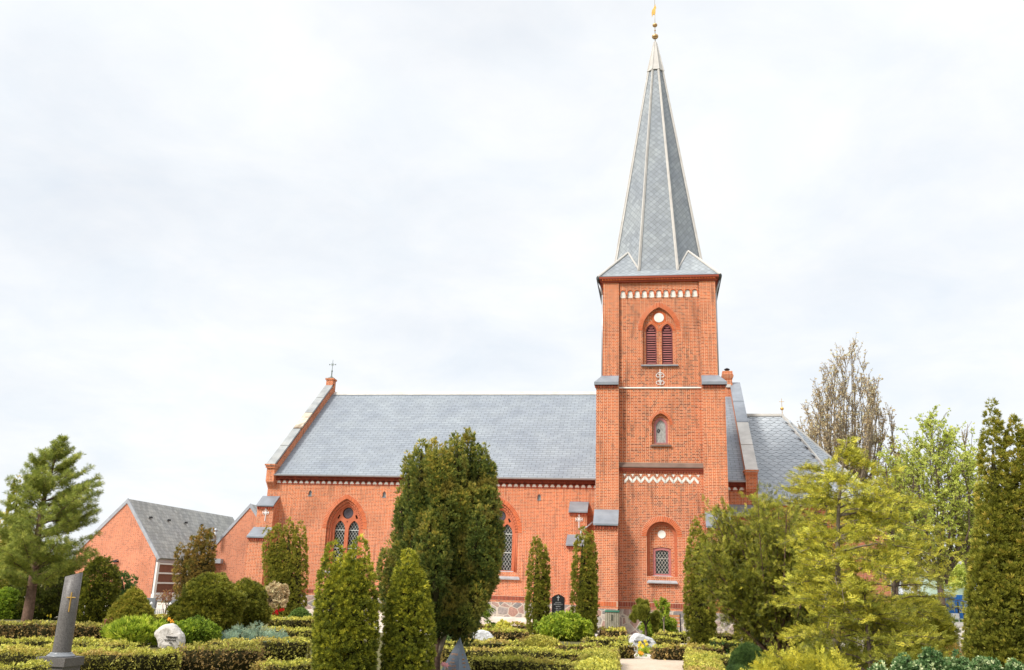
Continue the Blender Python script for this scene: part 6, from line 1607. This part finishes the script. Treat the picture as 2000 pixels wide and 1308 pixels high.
# flowers
def flower_bed(name, label, pts, Y, head, stem_h, leaf_n, group='spring flowers', r=.022, seed=4, petals=6):
    X = A(pts[0][0], pts[0][1], Y)[0]; T = empty(name, (X, Y, 0), label, 'flowers', group); fb = FB(seed); rng = fb.rng; P = []
    mb = MB(); st = MB()
    for (px, py) in pts:
        x, z = A(px, py, Y); x -= X; yy = rng.normal() * .05; z = max(z, .06)
        st.tube((x, yy, 0), (x, yy, z), .004, .004, 5, False)
        for k in range(petals):
            t = 2 * math.pi * k / petals; q = lambda rr, dt, dz: (x + rr * math.cos(t + dt), yy - .012, z + rr * math.sin(t + dt) + dz)
            mb.slab([q(0, 0, 0), q(r * 1.2, -.42, 0), q(r * 1.75, 0, 0), q(r * 1.2, .42, 0)], (0, .004, 0))
        mb.tube((x, yy - .002, z), (x, yy - .045, z), r * .5, r * .62, 8)
    mb.build('petals', head, T); st.build('stalks', plain('stalk_green', (.10, .20, .04), .7) if 'stalk_green' not in bpy.data.materials else bpy.data.materials['stalk_green'], T)
    xs = np.array([A(px, py, Y)[0] - X for px, py in pts]); m_ = leaf_n
    P = np.stack([rng.uniform(xs.min() - .08, xs.max() + .12, m_), rng.normal(size=m_) * .08, np.zeros(m_)], 1)
    fb.scatter('strap', P, np.tile([0, 0, 1.], (m_, 1)) + rng.normal(size=(m_, 3)) * .25, stem_h * rng.uniform(.6, 1.1, m_), .45 + .15 * rng.normal(size=m_)); rel(fb.build('leaves', [LF['bright']]), T)
    return T
YEL = plain('daffodil_petal', (.80, .62, .04), .6, .2); ORG = plain('orange_petal', (.80, .36, .03), .6, .2); RED = plain('red_petal', (.62, .015, .02), .6, .2); PINK = plain('pink_petal', (.80, .36, .38), .6, .2)
flower_bed('daffodils', 'yellow daffodils in front of the carved pale boulder', [(1250, 1254), (1254, 1259), (1260, 1251), (1248, 1260), (1256, 1262), (1263, 1257)], 26.7, YEL, .26, 26, r=.034)
flower_bed('primroses', 'orange and yellow flowers at the near edge of the boulder grave', [(1250, 1273), (1254, 1275), (1252, 1277)], 25.6, ORG, .10, 14, r=.035, seed=5)
flower_bed('tulips', 'red tulips by the gravel below the small bare tree', [(532, 1196), (538, 1194), (543, 1192), (548, 1190), (552, 1189), (540, 1197)], 38.0, RED, .12, 10, r=.05, seed=6)
flower_bed('tulips', 'pink tulip at the foot of the slate pyramid stone', [(866, 1296), (872, 1298)], 16.0, PINK, .18, 10, r=.028, seed=7)
flower_bed('crown_imperials', 'orange flowers behind the cream boulder', [(334, 1208), (338, 1212), (343, 1216), (340, 1220)], 23.0, ORG, .28, 20, r=.035, seed=8)
flower_bed('daffodils', 'small daffodils under the pine in the dark corner', [(95, 1201), (99, 1200), (103, 1203)], 25.5, YEL, .22, 16, r=.022, seed=9)
flower_bed('daffodils', 'yellow flowers beside the dark globe bush', [(1478, 1294), (1482, 1303), (1476, 1292)], 19.0, YEL, .18, 10, r=.028, seed=10)

# far right background
T = empty('garden_shed', (31, 100, 0), 'pale green rendered house far behind the beech trunk', 'building')
x0 = A(1815, 1150, 100)[0] - 31; x1 = A(1900, 1150, 100)[0] - 31
mb = MB(); mb.box(x0, x1, 0, 6, 0, 4.4); mb.build('wall', plain('pale_green_render', (.50, .62, .52), .9), T)
mb = MB(); mb.slab([(x0 - .3, -.4, 4.35), (x1 + .3, -.4, 4.35), (x1 + .3, 3, 5.8), (x0 - .3, 3, 5.8)], (0, 0, .12)); mb.slab([(x0 - .3, 6.4, 4.35), (x1 + .3, 6.4, 4.35), (x1 + .3, 3.01, 5.8), (x0 - .3, 3.01, 5.8)], (0, 0, .12)); mb.build('roof', ROOFG, T)
for px in (1824, 1831):
    x = A(px, 1160, 100)[0] - 31; mb = MB(); mb.box(x - .09, x + .09, -.04, .01, 1.0, 2.3); mb.build('window', GLASS, T)
BLUE = plain('blue_panel', (.02, .13, .42), .5, .4, var=.15)
for (pa, pb, pyt, pyb, Y, lab) in ((1852, 1915, 1160, 1185, 92, 'bright blue site container behind the black railing'), (1724, 1812, 1158, 1190, 94, 'blue panelled container glimpsed through the hemlocks')):
    xa, zt = A(pa, pyt, Y); xb = A(pb, pyt, Y)[0]; zb_ = A(pa, pyb, Y)[1]
    T = empty('container', (xa, Y, 0), lab, 'container', 'blue containers')
    mb = MB(); mb.box(0, xb - xa, 0, 2.4, .2, max(zt, 1.7)); mb.build('body', BLUE, T)
    mb = MB(); k = .1
    while k < xb - xa: mb.box(k, k + .12, -.04, 0, .25, max(zt, 1.7) - .05); k += .24
    mb.build('ribs', BLUE, T)
fY = 88; xa = A(1790, 1190, fY)[0]; xb = A(1925, 1190, fY)[0]
T = empty('railing', (xa, fY, 0), 'black iron railing across the far end of the right hand path', 'fence')
mb = MB(); 
for z in (.12, 1.12): mb.box(0, xb - xa, -.015, .015, z, z + .04)
mb.build('rails', IRON, T); mb = MB(); k = .05
while k < xb - xa: mb.box(k, k + .016, -.01, .01, 0, 1.25); k += .13
mb.build('bars', IRON, T)
for px in (1872, 1882):
    x = A(px, 1190, fY)[0] - xa; mb = MB(); mb.box(x - .05, x + .05, -.06, .06, 0, 1.7); mb.build('post', IRON, T)
xa, za = A(1857, 1193, 84); xb = A(1873, 1193, 84)[0]
mb = MB(); mb.box(0, xb - xa, 0, .05, .35, .75); mb.box(.02, .08, .01, .04, 0, .35); mb.box(xb - xa - .08, xb - xa - .02, .01, .04, 0, .35); o = mb.build('board', WHITEP); o.location = (xa, 84, 0); tag(o, 'low white board standing in front of the black railing', 'board')
# dark parked bicycle-like wheel guard seen beside the bush: a black curved stand
x, z = A(1853, 1197, 72); T = empty('bicycle', (x, 72, 0), 'black bicycle half hidden behind the golden bush at the path edge', 'bicycle')
def hoop(mb, c, r, t, ny=0): mb.path([(c[0] + r * math.cos(a), c[1], c[2] + r * math.sin(a)) for a in np.linspace(0, 2 * math.pi, 25)], t, 6)
for cx0 in (0, -1.05):
    mb = MB(); hoop(mb, (cx0, 0, .34), .33, .022); 
    for a in np.linspace(0, math.pi, 7)[:-1]: mb.tube((cx0 - .32 * math.cos(a), 0, .34 - .32 * math.sin(a)), (cx0 + .32 * math.cos(a), 0, .34 + .32 * math.sin(a)), .003, .003, 4)
    mb.build('wheel', IRON, T)
mb = MB(); mb.path([(0, 0, .34), (-.12, 0, .85), (-.42, 0, .30), (-.55, 0, .80), (-.12, 0, .80)], .018, 6); mb.path([(-.55, 0, .80), (-1.05, 0, .34), (-.42, 0, .30)], .014, 6); mb.tube((-.12, 0, .85), (-.16, 0, 1.02), .015, .015, 6); mb.build('frame', IRON, T)
mb = MB(); mb.tube((-.16, -.25, 1.02), (-.16, .25, 1.02), .014, .014, 6); mb.build('handlebar', IRON, T)
mb = MB(); mb.box(-.68, -.45, -.06, .06, .88, .93); mb.tube((-.56, 0, .78), (-.57, 0, .9), .012, .012, 6); mb.build('saddle', IRON, T)

# trees closing the horizon, left and right
for i, (px, pyt, Y, wd, kind) in enumerate(((1700, 1010, 90, 9, 0), (1960, 1040, 95, 12, 1), (2060, 980, 80, 10, 0), (-30, 1050, 70, 8, 1), (130, 1095, 85, 8, 0), (-90, 1000, 60, 9, 0))):
    labs = ['distant leafing tree far behind the beech', 'broad distant tree behind the tall right thuja', 'distant tree beyond the right edge thuja', 'distant tree behind the pine at the left edge', 'low distant tree between the pine and the parish hall', 'distant tree outside the left edge']
    branching('background_tree', labs[i], (px, 1180), (px, pyt), Y, 200 + i, 6, .6, .02, 4, 'beech' if kind else 'bud', 'leaf', .34, 5, BARK, .28, .12, ratio=.76, kids=2, jit=.4, width=wd, group='distant trees')
